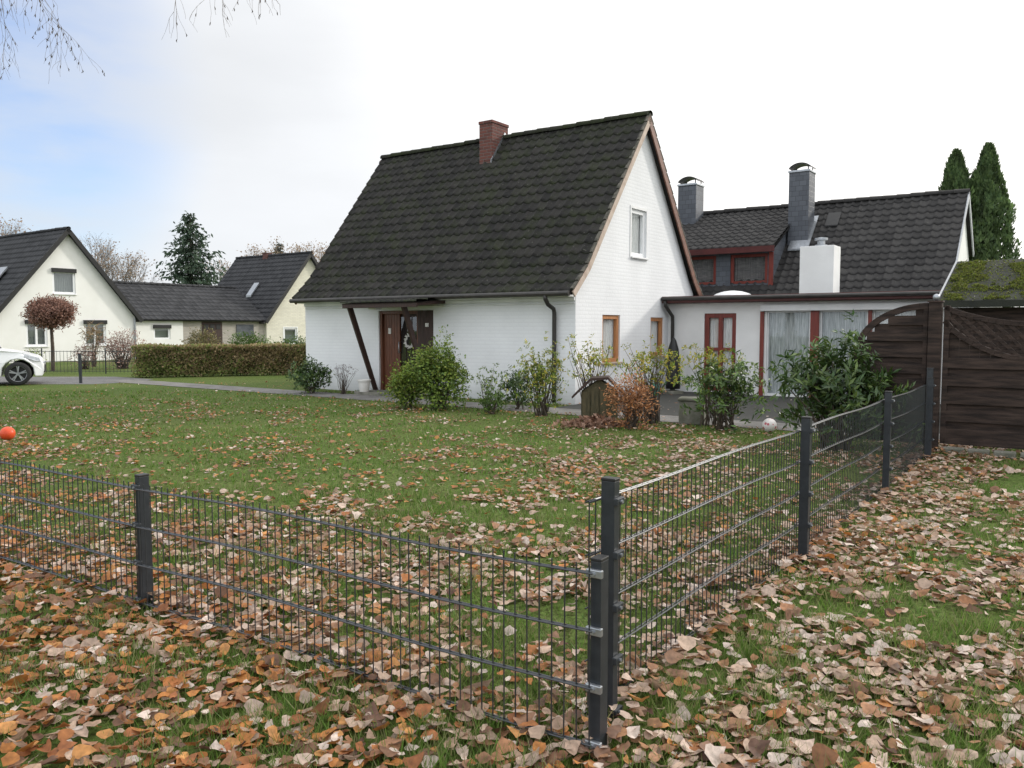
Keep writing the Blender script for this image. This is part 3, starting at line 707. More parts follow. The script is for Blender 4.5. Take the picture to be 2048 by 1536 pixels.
def arch_cap(parent, cx, cy, z, w):
    mb = MB(); n = 10; R = w * .66
    for i in range(n):
        t0 = math.radians(35 + 110 * i / n); t1 = math.radians(35 + 110 * (i + 1) / n)
        q = [(cx + R * math.cos(t), z + R * .8 * math.sin(t) - R * .30) for t in (t0, t1)]
        mb.hexa([(q[0][0], cy - .26, q[0][1]), (q[1][0], cy - .26, q[1][1]), (q[1][0], cy + .26, q[1][1]), (q[0][0], cy + .26, q[0][1]),
                 (q[0][0], cy - .26, q[0][1] + .03), (q[1][0], cy - .26, q[1][1] + .03), (q[1][0], cy + .26, q[1][1] + .03), (q[0][0], cy + .26, q[0][1] + .03)])
    for sx in (-1, 1):
        for sy in (-1, 1): mb.beam((cx + sx * w * .40, cy + sy * .22, z - .05), (cx + sx * w * .40, cy + sy * .22, z + .14), .025, .025)
    mk('chimney_cowl', mb, M['black'], parent)
    mk('chimney_collar', MB().box(cx - w * .54, cx + w * .54, cy - .33, cy + .33, z - .06, z + .0), M['zinc'], parent, bevel=.008)
c2 = mk('chimney', MB().box(.86, 1.42, 10.25, 10.85, 3.7, 5.84), M['slate'], br); arch_cap(c2, 1.14, 10.55, 5.902, .56)
mk('flashing', MB().prism([(10.0, 3.64), (11.0, 4.64), (11.0, 4.69), (10.0, 3.69)], lambda p: (.94, p[0], p[1]), lambda p: (1.50, p[0], p[1])), M['zinc'], c2)
c1 = mk('chimney', MB().box(-2.75, -2.15, 10.8, 11.4, 4.6, 5.90), M['slate'], br); arch_cap(c1, -2.45, 11.1, 5.962, .60)
mk('roof_window', MB().prism([(10.7, 4.32), (11.1, 4.72), (11.1, 4.76), (10.7, 4.36)], lambda p: (1.75, p[0], p[1]), lambda p: (2.1, p[0], p[1])), M['black'], br)

# ================================================================== SHED + WOOD SCREEN
S = thing('garden_shed', 'dark wooden garden shed with moss-covered low roof', 'shed', (6.40, 12.3, 0), ANG)
mk('wall', MB().box(.12, 3.8, .25, 2.6, 0, 1.78), M['fencewood'], S)
rf = mk('roof', MB().prism([(0, 1.78), (0, 1.88), (2.0, 2.60), (3.6, 2.0), (3.6, 1.9), (2.0, 2.50)], lambda p: (0, p[0], p[1]), lambda p: (4.0, p[0], p[1])), M['roof_felt'], S)
rake(S, -.02, [(0, 1.88), (2.0, 2.60)], M['zinc'], h=.09, drop=.04); rake(S, -.02, [(3.6, 2.0), (2.0, 2.60)], M['zinc'], h=.09, drop=.04)
n = 60000; mx_ = rng.uniform(.03, 3.95, n); my = rng.uniform(0, 2.0, n)
nn = np.array([noise.noise(Vector((a * 2.3, b * 2.3, 5.))) + .6 * noise.noise(Vector((a * 7, b * 7, 1.))) for a, b in zip(mx_, my)])
k = (nn > .04) | (rng.random(n) < .10)
mx_, my, nn = mx_[k], my[k], nn[k]; n = len(mx_)
P = np.stack([mx_, my, 1.885 + my * .36 + np.clip(nn, 0, .5) * .06], 1)
V, T = leafverts(P, unit(n) + np.array([0, 0, .5]), unit(n), rng.uniform(.012, .034, n), rng.uniform(.015, .03, n))
np_obj('moss', V, T, np.repeat(palette([(.14, .18, .025), (.10, .13, .02), (.17, .18, .035), (.07, .07, .03)], n), 4, 0), M['leaf'], rf)

GX, GY = 5.05, 9.75
sp_ = mk('fence_post', MB().box(-.07, .07, -.07, .07, 0, 1.78), M['fencewood'], loc=(GX, GY, 0), rot=ANG, bevel=.008)
tag(sp_, 'square dark wooden gate post with small metal cap', 'fence post', 'dark wooden garden fence')
mk('post_cap', MB().box(-.08, .08, -.08, .08, 1.781, 1.80), M['darkwood'], sp_)
mk('post_knob', MB().lathe([(.02, 0), (.035, .02), (.04, .045), (.03, .07), (.008, .08)], 14, (0, 0, 1.801)), M['zinc'], sp_, smooth=True)
Pn = thing('wooden_fence_panel', 'dark brown slatted wooden screen with quarter-arched top', 'fence', (GX, GY, 0), ANG, 'dark wooden garden fence')
PW = .80
def arch(a):
    t = min(1, a / PW); return 1.14 + (1.74 - 1.14) * math.sqrt(max(0, 1 - t ** 2.0))
sl = MB(); z = .14; i = 0
while z < 1.66:
    a = PW
    while a > .05 and arch(a) < z + .12: a -= .02
    dd = .014 if i % 2 else -.014
    sl.box(-.08 - a, -.08, dd - .008, dd + .008, z, z + .115); z += .098; i += 1
mk('slats', sl, M['fencewood'], Pn, bevel=.003)
fr = MB(); pts = [(-.08 - a, 0, arch(a)) for a in PW * np.sin(np.linspace(0, math.pi / 2, 14))]
for i in range(len(pts) - 1): fr.beam(pts[i], pts[i + 1], .05, .075)
fr.beam((-.105, 0, .08), (-.105, 0, 1.74), .045, .05); fr.beam((-PW - .08, 0, .08), (-PW - .08, 0, 1.16), .045, .05); fr.beam((-PW - .08, 0, .11), (-.08, 0, .11), .045, .05)
mk('frame', fr, M['fencewood'], Pn, bevel=.004)
Gt = thing('wooden_garden_gate', 'dark brown wooden gate with lattice and concave top rail', 'gate', (GX, GY, 0), ANG, 'dark wooden garden fence')
def dip(a):
    t = min(1, a / 1.8); return 1.72 - .20 * math.sin(math.pi * t) ** .8
def low(a):
    t = min(1, a / 1.8); return 1.56 - .44 * math.sin(math.pi * t) ** .75
sl = MB(); z = .16; i = 0
while z < 1.00:
    dd = .014 if i % 2 else -.014; sl.box(.12, 1.90, dd - .009, dd + .009, z, z + .125); z += .105; i += 1
mk('slats', sl, M['fencewood'], Gt, bevel=.003)
fr = MB(); A_ = np.linspace(0, 1.8, 25)
for f_ in (dip, low):
    for i in range(24): fr.beam((.10 + A_[i], 0, f_(A_[i])), (.10 + A_[i + 1], 0, f_(A_[i + 1])), .05, .06)
fr.beam((.12, 0, .1), (.12, 0, 1.74), .05, .06); fr.beam((1.90, 0, .1), (1.90, 0, 1.74), .05, .06); fr.beam((.12, 0, .13), (1.9, 0, .13), .05, .06); fr.beam((.14, 0, 1.08), (1.88, 0, 1.08), .04, .04)
mk('frame', fr, M['fencewood'], Gt, bevel=.004)
lt = MB()
for s_ in (1, -1):
    for i in range(-12, 30):
        c0 = i * .13; seg_ = []
        for t in np.linspace(0, 1.8, 181):
            zz = (1.0 + (t - c0)) if s_ > 0 else (1.0 + (c0 - t))
            if low(t) < zz < dip(t): seg_.append((t, zz))
        if len(seg_) > 4:
            lt.beam((.1 + seg_[0][0], .009 * s_, seg_[0][1]), (.1 + seg_[-1][0], .009 * s_, seg_[-1][1]), .036, .014, up=(0, 1, 0))
mk('lattice', lt, M['fencewood'], Gt)
for i in range(16):
    a = .15 + i * .108; t = a - .10 + .05
    if low(t) - .03 > 1.10: mk('board', MB().box(a, a + .104, .018, .03, 1.07, low(t) - .02), M['fencewood'], Gt)
for i in range(6):
    X_, Y_ = toworld(.25 + i * .26, -.10, GX, GY)
    o = mk('edging_stone', MB().box(-.11, .11, -.06, .06, 0, .075), M['concrete'], loc=(X_, Y_, 0), rot=ANG + random.uniform(-.1, .1), bevel=.015); tag(o, 'small concrete edging stone below the wooden gate', 'stone', 'edging stones')

# ================================================================== MESH FENCES
UR = Vector((.5789, .8154, 0)).normalized(); UL = Vector((-.832, .554, 0)).normalized()
def mesh_panel(label, p0, u, ln, z0, nbars, spikes=True, jig=.004):
    mb = MB(); nrm = Vector((-u.y, u.x, 0)); p0 = Vector((p0[0], p0[1], 0))
    step = .05; n = int(ln / step); rd = random.Random(int(ln * 1000 + p0.x * 77))
    top = z0 + .2 * (nbars - 1)
    def P(a, z, d=0):
        s = .008 * math.sin(a * 2.1 + p0.x); return p0 + u * a + nrm * (d + s) + Vector((0, 0, z + .006 * math.sin(a * 3 + p0.y)))
    for i in range(n + 1):
        a = i * step + .012; j = rd.uniform(-jig, jig)
        mb.tube([P(a, z0 - .015), P(a + j, top + (.03 if spikes else .003))], .0029, 5)
    for k in range(nbars):
        z = z0 + .2 * k
        for d in (-.007, .007):
            mb.tube([P(a, z, d) for a in np.linspace(0, ln, 13)], .0038 if spikes or k == nbars - 1 else .0033, 6)
    o = mk('mesh_fence_panel', mb, M['wire']); tag(o, label, 'fence panel', 'anthracite wire mesh fence panels'); return o
def post(p, h, label, u, clamps, side, shiny=False):
    ang = math.atan2(u.y, u.x)
    o = mk('fence_post', MB().box(-.02, .02, -.028, .028, -.05, h - .012).box(.0205, .0235, -.022, -.006, 0, h - .03).box(.0205, .0235, .006, .022, 0, h - .03), M['steel'], loc=(p[0], p[1], 0), rot=ang, bevel=.004)
    tag(o, label, 'fence post', 'anthracite steel fence posts')
    mk('post_cap', MB().box(-.021, .021, -.030, .030, h - .0118, h), M['black'], o, bevel=.003)
    for z in clamps:
        cl = MB(); y = side * .028
        cl.box(-.030, .030, min(y, y + side * .018), max(y, y + side * .018), z - .014, z + .014)
        c_ = mk('clamp', cl, M['zinc'] if shiny else M['steel'], o, bevel=.003)
        mk('bolt', MB().tube([(0, y + side * .018, z), (0, y + side * .025, z)], .007, 8), M['zinc'], c_)
    return o
cP = Vector((.30, 2.74, 0)); lP = Vector((-1.94, 4.23, 0)); llP = Vector((-4.03, 5.62, 0)); l3 = Vector((-6.1, 7.0, 0))
nl = Vector((.554, .832, 0))
zcl = [.05 + .2 * k for k in range(4)]
post(cP, .70, 'low steel end post with shiny clamps at fence corner', UL, zcl, 1, True)
for q in (lP, llP, l3): post(q, .715, 'low anthracite steel fence post on leafy lawn', UL, zcl, 1)
off_ = -nl * .043
def pan(a, b, z0, nb, lab, offv, e0=0., e1=0., **kw):
    u = (b - a).normalized(); q = a + offv - u * e0; mesh_panel(lab, (q.x, q.y), u, (b - a).length + e0 + e1 - .01, z0, nb, **kw)
pan(cP, lP, .05, 4, 'low wire mesh fence panel with vertical rods', off_)
pan(lP, llP, .05, 4, 'low wire mesh fence panel with vertical rods', off_)
pan(llP, l3, .05, 4, 'low wire mesh fence panel with vertical rods', off_)
nr = Vector((-UR.y, UR.x, 0)); R0 = Vector((.385, 3.02, 0))
RP = [R0 + UR * (2.52 * k) for k in range(3)] + [R0 + UR * 7.35]
RP[0] = Vector((.366, 3.00, 0))
zcr = [.04 + .2 * k for k in range(5)]
for q in RP: post(q, .925, 'tall anthracite steel fence post beside leaf drift', UR, zcr, -1)
for k in range(3):
    pan(RP[k], RP[k + 1], .04, 5, 'higher wire mesh fence panel with double bars', nr * .043, .09 if k == 0 else 0, 0, spikes=False, jig=.002)
o = mk('fence_post', MB().box(-.03, .03, -.03, .03, 0, 1.02).box(-.034, .034, -.034, .034, 1.021, 1.03), M['steel'], loc=(RP[3].x + .05, RP[3].y + .12, 0), rot=ANG, bevel=.004); tag(o, 'dark square post where mesh fence meets gate', 'fence post', 'anthracite steel fence posts')

# ================================================================== NEIGHBOUR HOUSES
def neighbour(name, label, ox, oy, length, half, ze, zr, wm, rm):
    N_ = thing(name, label, 'house', (ox, oy, 0), ANG)
    w_ = mk('wall', MB().prism([(-half, -.02), (half, -.02), (half, ze), (0, zr - .12), (-half, ze)], lambda p: (-length, p[0], p[1]), lambda p: (0, p[0], p[1])), wm, N_)
    dz = (zr - ze) / half * .25
    r_ = roof_obj('roof', N_, [tiled(mapX, -length - .2, .25, [(-half - .25, ze + .12 - dz), (0, zr)], tw=.3, cl=.33, amp=.02), tiled(mapX, -length - .2, .25, [(half + .25, ze + .12 - dz), (0, zr)], tw=.3, cl=.33, amp=.02), ridge_caps(mapX, -length - .2, .27, 0, zr)], rm)
    for s_ in (-1, 1): rake(N_, .27, [(s_ * (half + .25), ze + .12 - dz), (0, zr)], M['black'], w=.04, h=.18, drop=.06)
    mk('gutter', MB().tube([(-length - .2, -half - .3, ze - dz + .06), (.25, -half - .3, ze - dz + .06)], .06, 8), M['gutter'], N_)
    return N_, w_, r_
N1, w1, r1 = neighbour('cream_gable_house', 'off-white rendered gable house with dark roof and three windows', -19.5, 36, 9, 3.05, 2.0, 5.8, M['cream'], M['roof_dark'])
cut = MB(); T1 = GABLE(0)
for (a, b_, z0, z1) in ((-1.80, -.93, .68, 1.70), (.66, 1.64, .68, 1.70), (-.64, .34, 2.95, 3.94)):
    window(N1, T1, a, b_, z0, z1, M['whiteplastic'], cut, fw=.09, mull=((a + b_) / 2,) if z0 < 1 else (), curtain='curtain', curtop=-.0 if z0 > 2 else .6, glass='darkglass', sill=M['trim'])
    mk('roller_box', MB().box(.002, .09, a - .03, b_ + .03, z1 - .06, z1 + .12), M['black'], N1)
boolean(w1, cut)
mk('roof_window', MB().prism([(-2.2, 3.3), (-1.6, 4.05), (-1.6, 4.14), (-2.2, 3.39)], lambda p: (-2.6, p[0], p[1]), lambda p: (-1.9, p[0], p[1])), M['zinc'], r1)
mk('downpipe', MB().tube([(.06, 3.0, 1.9), (.06, 3.0, .02)], .05, 8), M['zinc'], N1)
N2, w2, r2 = neighbour('beige_brick_house', 'pale cream brick gable house with dark tiled roof', -11.9, 48, 6.5, 3.05, 2.0, 5.85, M['beige_brick'], M['roof_dark'])
cut = MB()
window(N2, GABLE(0), -1.86, -.92, .54, 1.48, M['whiteplastic'], cut, fw=.09, glass='darkglass', surround=M['whiteplastic'], curtain='curtain', curtop=.4)
window(N2, GABLE(0), -.6, .3, 2.9, 3.8, M['whiteplastic'], cut, fw=.09, glass='darkglass')
boolean(w2, cut)
mk('roof_window', MB().prism([(-2.2, 3.25), (-1.6, 4.0), (-1.6, 4.12), (-2.2, 3.37)], lambda p: (-2.9, p[0], p[1]), lambda p: (-2.45, p[0], p[1])), M['zinc'], r2)
mk('chimney', MB().box(-3.9, -3.5, -.2, .2, 5.3, 5.98).box(-3.93, -3.47, -.23, .23, 5.981, 6.02), M['red_brick'], r2)
mapY = lambda a, b, z: (b, a, z)
LK = thing('low_garage_wing', 'low garage wing with dark tiled roof between two houses', 'garage', (-19.5, 36, 0), ANG)
lw = mk('wall', MB().box(-5.8, -.9, 3.06, 6.1, -.02, 1.9), M['cream'], LK)
cut = MB(); window(LK, GABLE(-.9), 4.5, 5.4, .9, 1.5, M['whiteplastic'], cut, fw=.09, glass='darkglass', curtain=None); boolean(lw, cut)
mk('roller_box', MB().box(-.898, -.82, 4.48, 5.42, 1.44, 1.62), M['black'], LK)
mk('side_wall', MB().box(-5.8, -.95, 6.102, 11.15, -.02, 1.9), M['grey_brick'], LK)
roof_obj('roof', LK, [tiled(mapY, 3.1, 11.1, [(-.62, 1.88), (-3.4, 3.75)], tw=.3, cl=.33), tiled(mapY, 3.1, 11.1, [(-6.2, 1.88), (-3.4, 3.75)], tw=.3, cl=.33), ridge_caps(mapY, 3.1, 11.1, -3.4, 3.76)], M['roof_dark'])
gd = mk('door', MB().box(-.948, -.90, 7.2, 8.4, .02, 1.78), M['darkwood'], LK, bevel=.01)
for i in range(3): mk('door_glass', MB().box(-.899, -.88, 7.3 + i * .36, 7.56 + i * .36, 1.4, 1.66), M['black'], gd)
mk('shutters', MB().box(-.948, -.9, 9.3, 10.4, 1.0, 1.65), M['slate'], LK, bevel=.01)

# ================================================================== VEGETATION
GREEN = [(.080, .145, .028), (.062, .118, .024), (.105, .165, .035)]
YGREEN = [(.18, .25, .04), (.145, .215, .035), (.24, .28, .055)]
YEL = [(.42, .38, .055), (.34, .34, .06), (.48, .38, .06)]
RHO = [(.055, .105, .030), (.042, .085, .026), (.07, .12, .03), (.10, .15, .035)]
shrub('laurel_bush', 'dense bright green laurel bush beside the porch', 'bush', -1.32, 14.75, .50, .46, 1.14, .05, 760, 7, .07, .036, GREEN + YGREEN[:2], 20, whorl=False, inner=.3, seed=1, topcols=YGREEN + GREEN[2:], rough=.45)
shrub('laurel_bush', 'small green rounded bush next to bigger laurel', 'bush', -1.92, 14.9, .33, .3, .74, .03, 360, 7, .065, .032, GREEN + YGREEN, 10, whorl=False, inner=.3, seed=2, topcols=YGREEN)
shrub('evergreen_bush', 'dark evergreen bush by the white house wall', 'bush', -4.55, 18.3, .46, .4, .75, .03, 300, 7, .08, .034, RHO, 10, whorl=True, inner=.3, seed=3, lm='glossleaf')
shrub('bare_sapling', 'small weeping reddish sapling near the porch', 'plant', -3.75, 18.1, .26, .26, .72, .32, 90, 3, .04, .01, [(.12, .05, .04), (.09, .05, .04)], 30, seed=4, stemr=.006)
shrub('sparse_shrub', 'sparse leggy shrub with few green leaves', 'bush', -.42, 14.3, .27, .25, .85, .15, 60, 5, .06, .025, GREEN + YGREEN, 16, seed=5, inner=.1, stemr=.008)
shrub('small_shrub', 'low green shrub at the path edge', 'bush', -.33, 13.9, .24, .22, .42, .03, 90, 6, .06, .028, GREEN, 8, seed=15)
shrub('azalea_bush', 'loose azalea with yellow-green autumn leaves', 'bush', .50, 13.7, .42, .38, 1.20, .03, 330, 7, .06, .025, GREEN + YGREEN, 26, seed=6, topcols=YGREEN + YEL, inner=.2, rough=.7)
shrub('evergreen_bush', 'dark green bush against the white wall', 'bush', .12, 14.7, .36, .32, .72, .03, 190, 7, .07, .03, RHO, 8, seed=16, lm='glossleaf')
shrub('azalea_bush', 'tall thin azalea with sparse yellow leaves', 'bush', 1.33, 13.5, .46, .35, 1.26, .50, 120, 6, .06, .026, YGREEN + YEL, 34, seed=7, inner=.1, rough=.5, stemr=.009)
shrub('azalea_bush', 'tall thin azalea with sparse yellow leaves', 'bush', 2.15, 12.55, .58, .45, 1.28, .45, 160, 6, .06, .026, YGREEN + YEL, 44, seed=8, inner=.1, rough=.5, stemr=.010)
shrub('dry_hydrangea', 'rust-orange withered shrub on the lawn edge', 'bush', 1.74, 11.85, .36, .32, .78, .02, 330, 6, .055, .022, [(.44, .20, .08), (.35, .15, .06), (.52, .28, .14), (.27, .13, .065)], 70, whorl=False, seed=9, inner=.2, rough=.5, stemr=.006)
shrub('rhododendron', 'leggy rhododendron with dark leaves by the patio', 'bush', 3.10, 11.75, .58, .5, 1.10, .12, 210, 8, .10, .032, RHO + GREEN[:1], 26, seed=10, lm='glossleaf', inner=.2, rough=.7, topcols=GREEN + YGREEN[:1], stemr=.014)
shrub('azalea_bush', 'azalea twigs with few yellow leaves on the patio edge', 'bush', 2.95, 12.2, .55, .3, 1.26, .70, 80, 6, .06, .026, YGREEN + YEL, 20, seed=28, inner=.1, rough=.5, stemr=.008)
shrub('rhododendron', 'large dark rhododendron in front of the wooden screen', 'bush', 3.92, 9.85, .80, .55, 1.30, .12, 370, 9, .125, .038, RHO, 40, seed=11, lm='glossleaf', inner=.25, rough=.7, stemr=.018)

Hu = thing('wooden_garden_hut', 'small weathered wooden hut with pitched roof among shrubs', 'garden ornament', (1.42, 13.15, 0), math.radians(-8))
M['weathered'] = mat('weathered_wood', (.11, .09, .05), (.055, .052, .03), .9, 5, .6, 30, stretch=(6, 6, 1))
mk('body', MB().prism([(-.29, 0), (.29, 0), (.29, .46), (0, .66), (-.29, .46)], lambda p: (p[0], -.2, p[1]), lambda p: (p[0], .2, p[1])), M['weathered'], Hu, bevel=.006)
mk('roof', MB().prism([(-.44, .38), (-.14, .68), (.14, .70), (.44, .40), (.43, .37), (.13, .66), (-.13, .64), (-.43, .35)], lambda p: (p[0], -.27, p[1]), lambda p: (p[0], .27, p[1])), M['darkwood'], Hu)
mk('planks', MB().box(-.27, -.15, -.215, -.2005, .02, .46).box(-.13, -.01, -.213, -.2005, .02, .54).box(.01, .13, -.216, -.2005, .02, .54).box(.15, .27, -.214, -.2005, .02, .46), M['weathered'], Hu)
o = mk('stone_trough', MB().box(-.19, .19, -.16, .16, 0, .36).box(-.21, .21, -.18, .18, .361, .41), M['concrete'], loc=(2.78, 12.5, 0), rot=math.radians(-20), bevel=.02); tag(o, 'grey concrete garden trough half hidden by shrubs', 'planter')
px_, py_ = toworld(.42, 3.55)
U = thing('covered_parasol', 'closed garden parasol under a dark cover', 'parasol', (px_, py_, 0))
mk('cover', MB().lathe([(.16, .12), (.17, .3), (.15, .7), (.12, 1.0), (.06, 1.2), (.02, 1.26)], 14), M['black'], U, smooth=True)
mk('base', MB().lathe([(.24, .012), (.24, .06), (.05, .09), (.03, .14)], 20), M['concrete'], U)
qx, qy = toworld(.28, 2.9)
M['teal'] = mat('teal_watering_can', (.05, .25, .19), (.04, .2, .15), .5, 5)
wcn = thing('watering_can', 'small teal watering can against the white wall', 'watering can', (qx, qy, .013))
mk('body', MB().lathe([(.10, 0), (.11, .02), (.10, .24), (.09, .26)], 18), M['teal'], wcn, smooth=True)
mk('spout', MB().tube([(.08, 0, .06), (.2, 0, .2), (.26, 0, .3)], [.022, .016, .014], 8), M['teal'], wcn)
mk('handle', MB().tube([(-.09, 0, .08), (-.18, 0, .16), (-.14, 0, .3), (0, 0, .34), (.07, 0, .25)], .01, 8), M['teal'], wcn)
P_ = thing('plant_pot', 'white flower pot standing by the porch', 'flower pot', (*toworld(-5.05, -.62), .07))
mk('pot', MB().lathe([(.10, 0), (.13, .2), (.15, .24), (.15, .27), (.125, .27), (.12, .2)], 20), M['ceramic'], P_)
def ball(name, label, x, y, r, m):
    me = bpy.data.meshes.new(name); import bmesh
    bm = bmesh.new(); bmesh.ops.create_uvsphere(bm, u_segments=32, v_segments=20, radius=r); bm.to_mesh(me); bm.free()
    for p in me.polygons: p.use_smooth = True
    me.materials.append(m); o = bpy.data.objects.new(name, me); COL.objects.link(o); o.location = (x, y, r + .01); tag(o, label, 'ball'); return o
ball('rubber_ball', 'orange-red rubber ball lying on the lawn', -6.60, 10.6, .09, M['orange'])
m_, nt, out = new_mat('printed_ball')
v = nt.nodes.new('ShaderNodeTexVoronoi'); v.inputs['Scale'].default_value = 14; tc = nt.nodes.new('ShaderNodeTexCoord'); nt.links.new(tc.outputs['Object'], v.inputs['Vector'])
r_ = nt.nodes.new('ShaderNodeValToRGB'); r_.color_ramp.elements[0].color = (.45, .10, .12, 1); r_.color_ramp.elements[1].color = (.72, .68, .66, 1); r_.color_ramp.elements[0].position = .25; r_.color_ramp.elements[1].position = .32
nt.links.new(v.outputs['Distance'], r_.inputs[0]); pp = nt.nodes.new('ShaderNodeBsdfPrincipled'); pp.inputs['Roughness'].default_value = .4; nt.links.new(r_.outputs[0], pp.inputs[0]); nt.links.new(pp.outputs[0], out.inputs[0])
ball('patterned_ball', 'white toy ball with red pattern by the shrubs', 3.62, 11.4, .10, m_)
n = 700; P = np.stack([1.25 + rng.normal(0, .26, n), 12.15 + rng.normal(0, .16, n), np.zeros(n)], 1)
P[:, 2] = .12 * np.exp(-((P[:, 0] - 1.25) ** 2 / .1 + (P[:, 1] - 12.15) ** 2 / .05)) * rng.uniform(.3, 1.1, n) + .02
V, T = leafverts(P, unit(n), unit(n), rng.uniform(.06, .10, n), rng.uniform(.05, .08, n)); V[:, 2] = np.maximum(V[:, 2], .01)
o = np_obj('leaf_pile', V, T, np.repeat(palette([(.27, .15, .10), (.2, .11, .07), (.34, .21, .15)], n), 4, 0), M['deadleaf']); o['kind'] = 'stuff'; o['label'] = 'heap of raked brown leaves'; o['category'] = 'leaves'

def hedge(name, label, p, q, w, h, n, cols, L=.08):
    e = thing(name, label, 'hedge', (p[0], p[1], 0), math.atan2(q[1] - p[1], q[0] - p[0])); ln = math.hypot(q[0] - p[0], q[1] - p[1])
    a = rng.uniform(0, ln, n); face = rng.random(n)
    y = np.where(face < .6, -w / 2 + np.abs(rng.normal(0, .08, n)), rng.uniform(-w / 2, w / 2, n)); z = np.where(face < .6, rng.uniform(.03, h, n), h - np.abs(rng.normal(0, .06, n)))
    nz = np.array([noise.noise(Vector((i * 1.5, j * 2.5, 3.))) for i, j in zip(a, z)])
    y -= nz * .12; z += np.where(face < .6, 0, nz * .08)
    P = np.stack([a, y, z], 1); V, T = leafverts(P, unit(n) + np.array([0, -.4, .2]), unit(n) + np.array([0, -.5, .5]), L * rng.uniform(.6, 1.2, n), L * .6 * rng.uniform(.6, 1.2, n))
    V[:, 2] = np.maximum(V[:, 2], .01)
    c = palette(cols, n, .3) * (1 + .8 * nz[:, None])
    pb = np.array([noise.noise(Vector((i * .55, 8., j * .8))) for i, j in zip(a, z)]) + rng.normal(0, .25, n) > .14
    c[pb] = (palette([(.34, .26, .14), (.38, .28, .15), (.26, .20, .11)], n))[pb]
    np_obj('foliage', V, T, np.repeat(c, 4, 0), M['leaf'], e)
    mb = MB()
    for i in range(int(ln / .35)):
        x = i * .35 + random.uniform(0, .2)
        for k in range(3): mb.tube([(x, 0, 0), (x + random.uniform(-.1, .1), random.uniform(-w / 3, w / 3), h * .5), (x + random.uniform(-.2, .2), random.uniform(-w / 2, w / 2), h * .96)], [.015, .01, .004], 4)
    mb.box(.1, ln - .1, -w * .28, w * .28, .05, h * .9)
    mk('branches', mb, mat('hedge_core', (.10, .095, .05), (.06, .065, .032), .95, 6), e)
    return e
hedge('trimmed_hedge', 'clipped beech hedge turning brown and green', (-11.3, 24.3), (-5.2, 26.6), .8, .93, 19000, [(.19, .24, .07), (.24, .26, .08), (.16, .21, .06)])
RB = [(.34, .21, .18), (.28, .17, .14), (.38, .26, .21)]
shrub('bare_red_shrub', 'reddish bare shrub beside the hedge', 'bush', -14.1, 29.5, .75, .6, 1.32, .03, 380, 5, .10, .03, RB, 60, whorl=False, seed=21, stemr=.014, inner=.2)
shrub('bare_red_shrub', 'smaller reddish bare shrub by the garden', 'bush', -15.3, 29.2, .38, .35, .85, .03, 120, 5, .09, .03, RB, 30, whorl=False, seed=22, stemr=.012)
shrub('brown_bush', 'round brownish bush before the garage wing', 'bush', -12.9, 34.0, .75, .6, 1.35, .1, 300, 6, .12, .05, [(.19, .17, .08), (.24, .19, .09), (.14, .14, .06)], 12, whorl=False, seed=23)
shrub('green_bush', 'low green bush before the garage wing', 'bush', -11.0, 34.0, .8, .6, 1.25, .1, 280, 6, .12, .05, GREEN, 8, whorl=False, seed=24)
shrub('green_bush', 'low green bush near the brick house', 'bush', -8.9, 33.0, .9, .6, 1.05, .05, 280, 6, .12, .05, GREEN, 8, whorl=False, seed=25)
shrub('round_bush', 'small clipped yellowish bush by the cream house', 'bush', -17.4, 29.5, .4, .35, .6, .02, 140, 6, .08, .04, YGREEN, 5, whorl=False, seed=26)
Tp = shrub('ball_tree', 'small clipped ball-headed tree with reddish brown leaves', 'tree', -15.78, 28.0, .74, .70, 2.46, 1.48, 1700, 7, .085, .045, [(.30, .16, .12), (.24, .13, .095), (.34, .20, .15), (.18, .10, .08)], 0, whorl=False, seed=27, inner=.3, rough=.14, crown='crown')
tb = MB(); tb.tube([(0, 0, 0), (.02, 0, .8), (0, 0, 1.5)], [.07, .06, .05], 8)
for i in range(26):
    a = random.uniform(0, 6.28); r0 = random.uniform(.3, .6); tb.tube([(0, 0, 1.4), (r0 * .5 * math.cos(a), r0 * .5 * math.sin(a), 1.7), (r0 * math.cos(a), r0 * math.sin(a), random.uniform(1.6, 2.3))], [.03, .02, .008], 4)
mk('trunk', tb, M['bark'], Tp)
shrub('dry_grass_clump', 'tall dry ornamental grass by the cream house', 'plant', -15.9, 31.0, .35, .3, 1.6, .6, 60, 4, .25, .03, [(.34, .25, .15), (.28, .2, .12)], 40, seed=29, stemr=.008)

for k in range(3):
    x0 = -17.2 + k * 2.05
    mb = MB()
    for i in range(18): mb.tube([(x0 + i * .115, 26.3, .03), (x0 + i * .115, 26.3, .74)], .006, 4)
    for z in (.08, .4, .72): mb.tube([(x0, 26.3, z), (x0 + 2.0, 26.3, z)], .009, 4)
    mb.box(x0 - .03, x0 + .0, 26.285, 26.315, 0, .82)
    o = mk('garden_railing', mb, M['steel']); tag(o, 'low dark metal railing in front of garden', 'fence', 'low garden railings')
o = mk('marker_post', MB().box(-.03, .03, -.03, .03, 0, .76).box(-.034, .034, -.034, .034, .761, .79), M['steel'], loc=(-11.5, 21.7, 0), bevel=.005); tag(o, 'short dark metal post at the driveway', 'post')

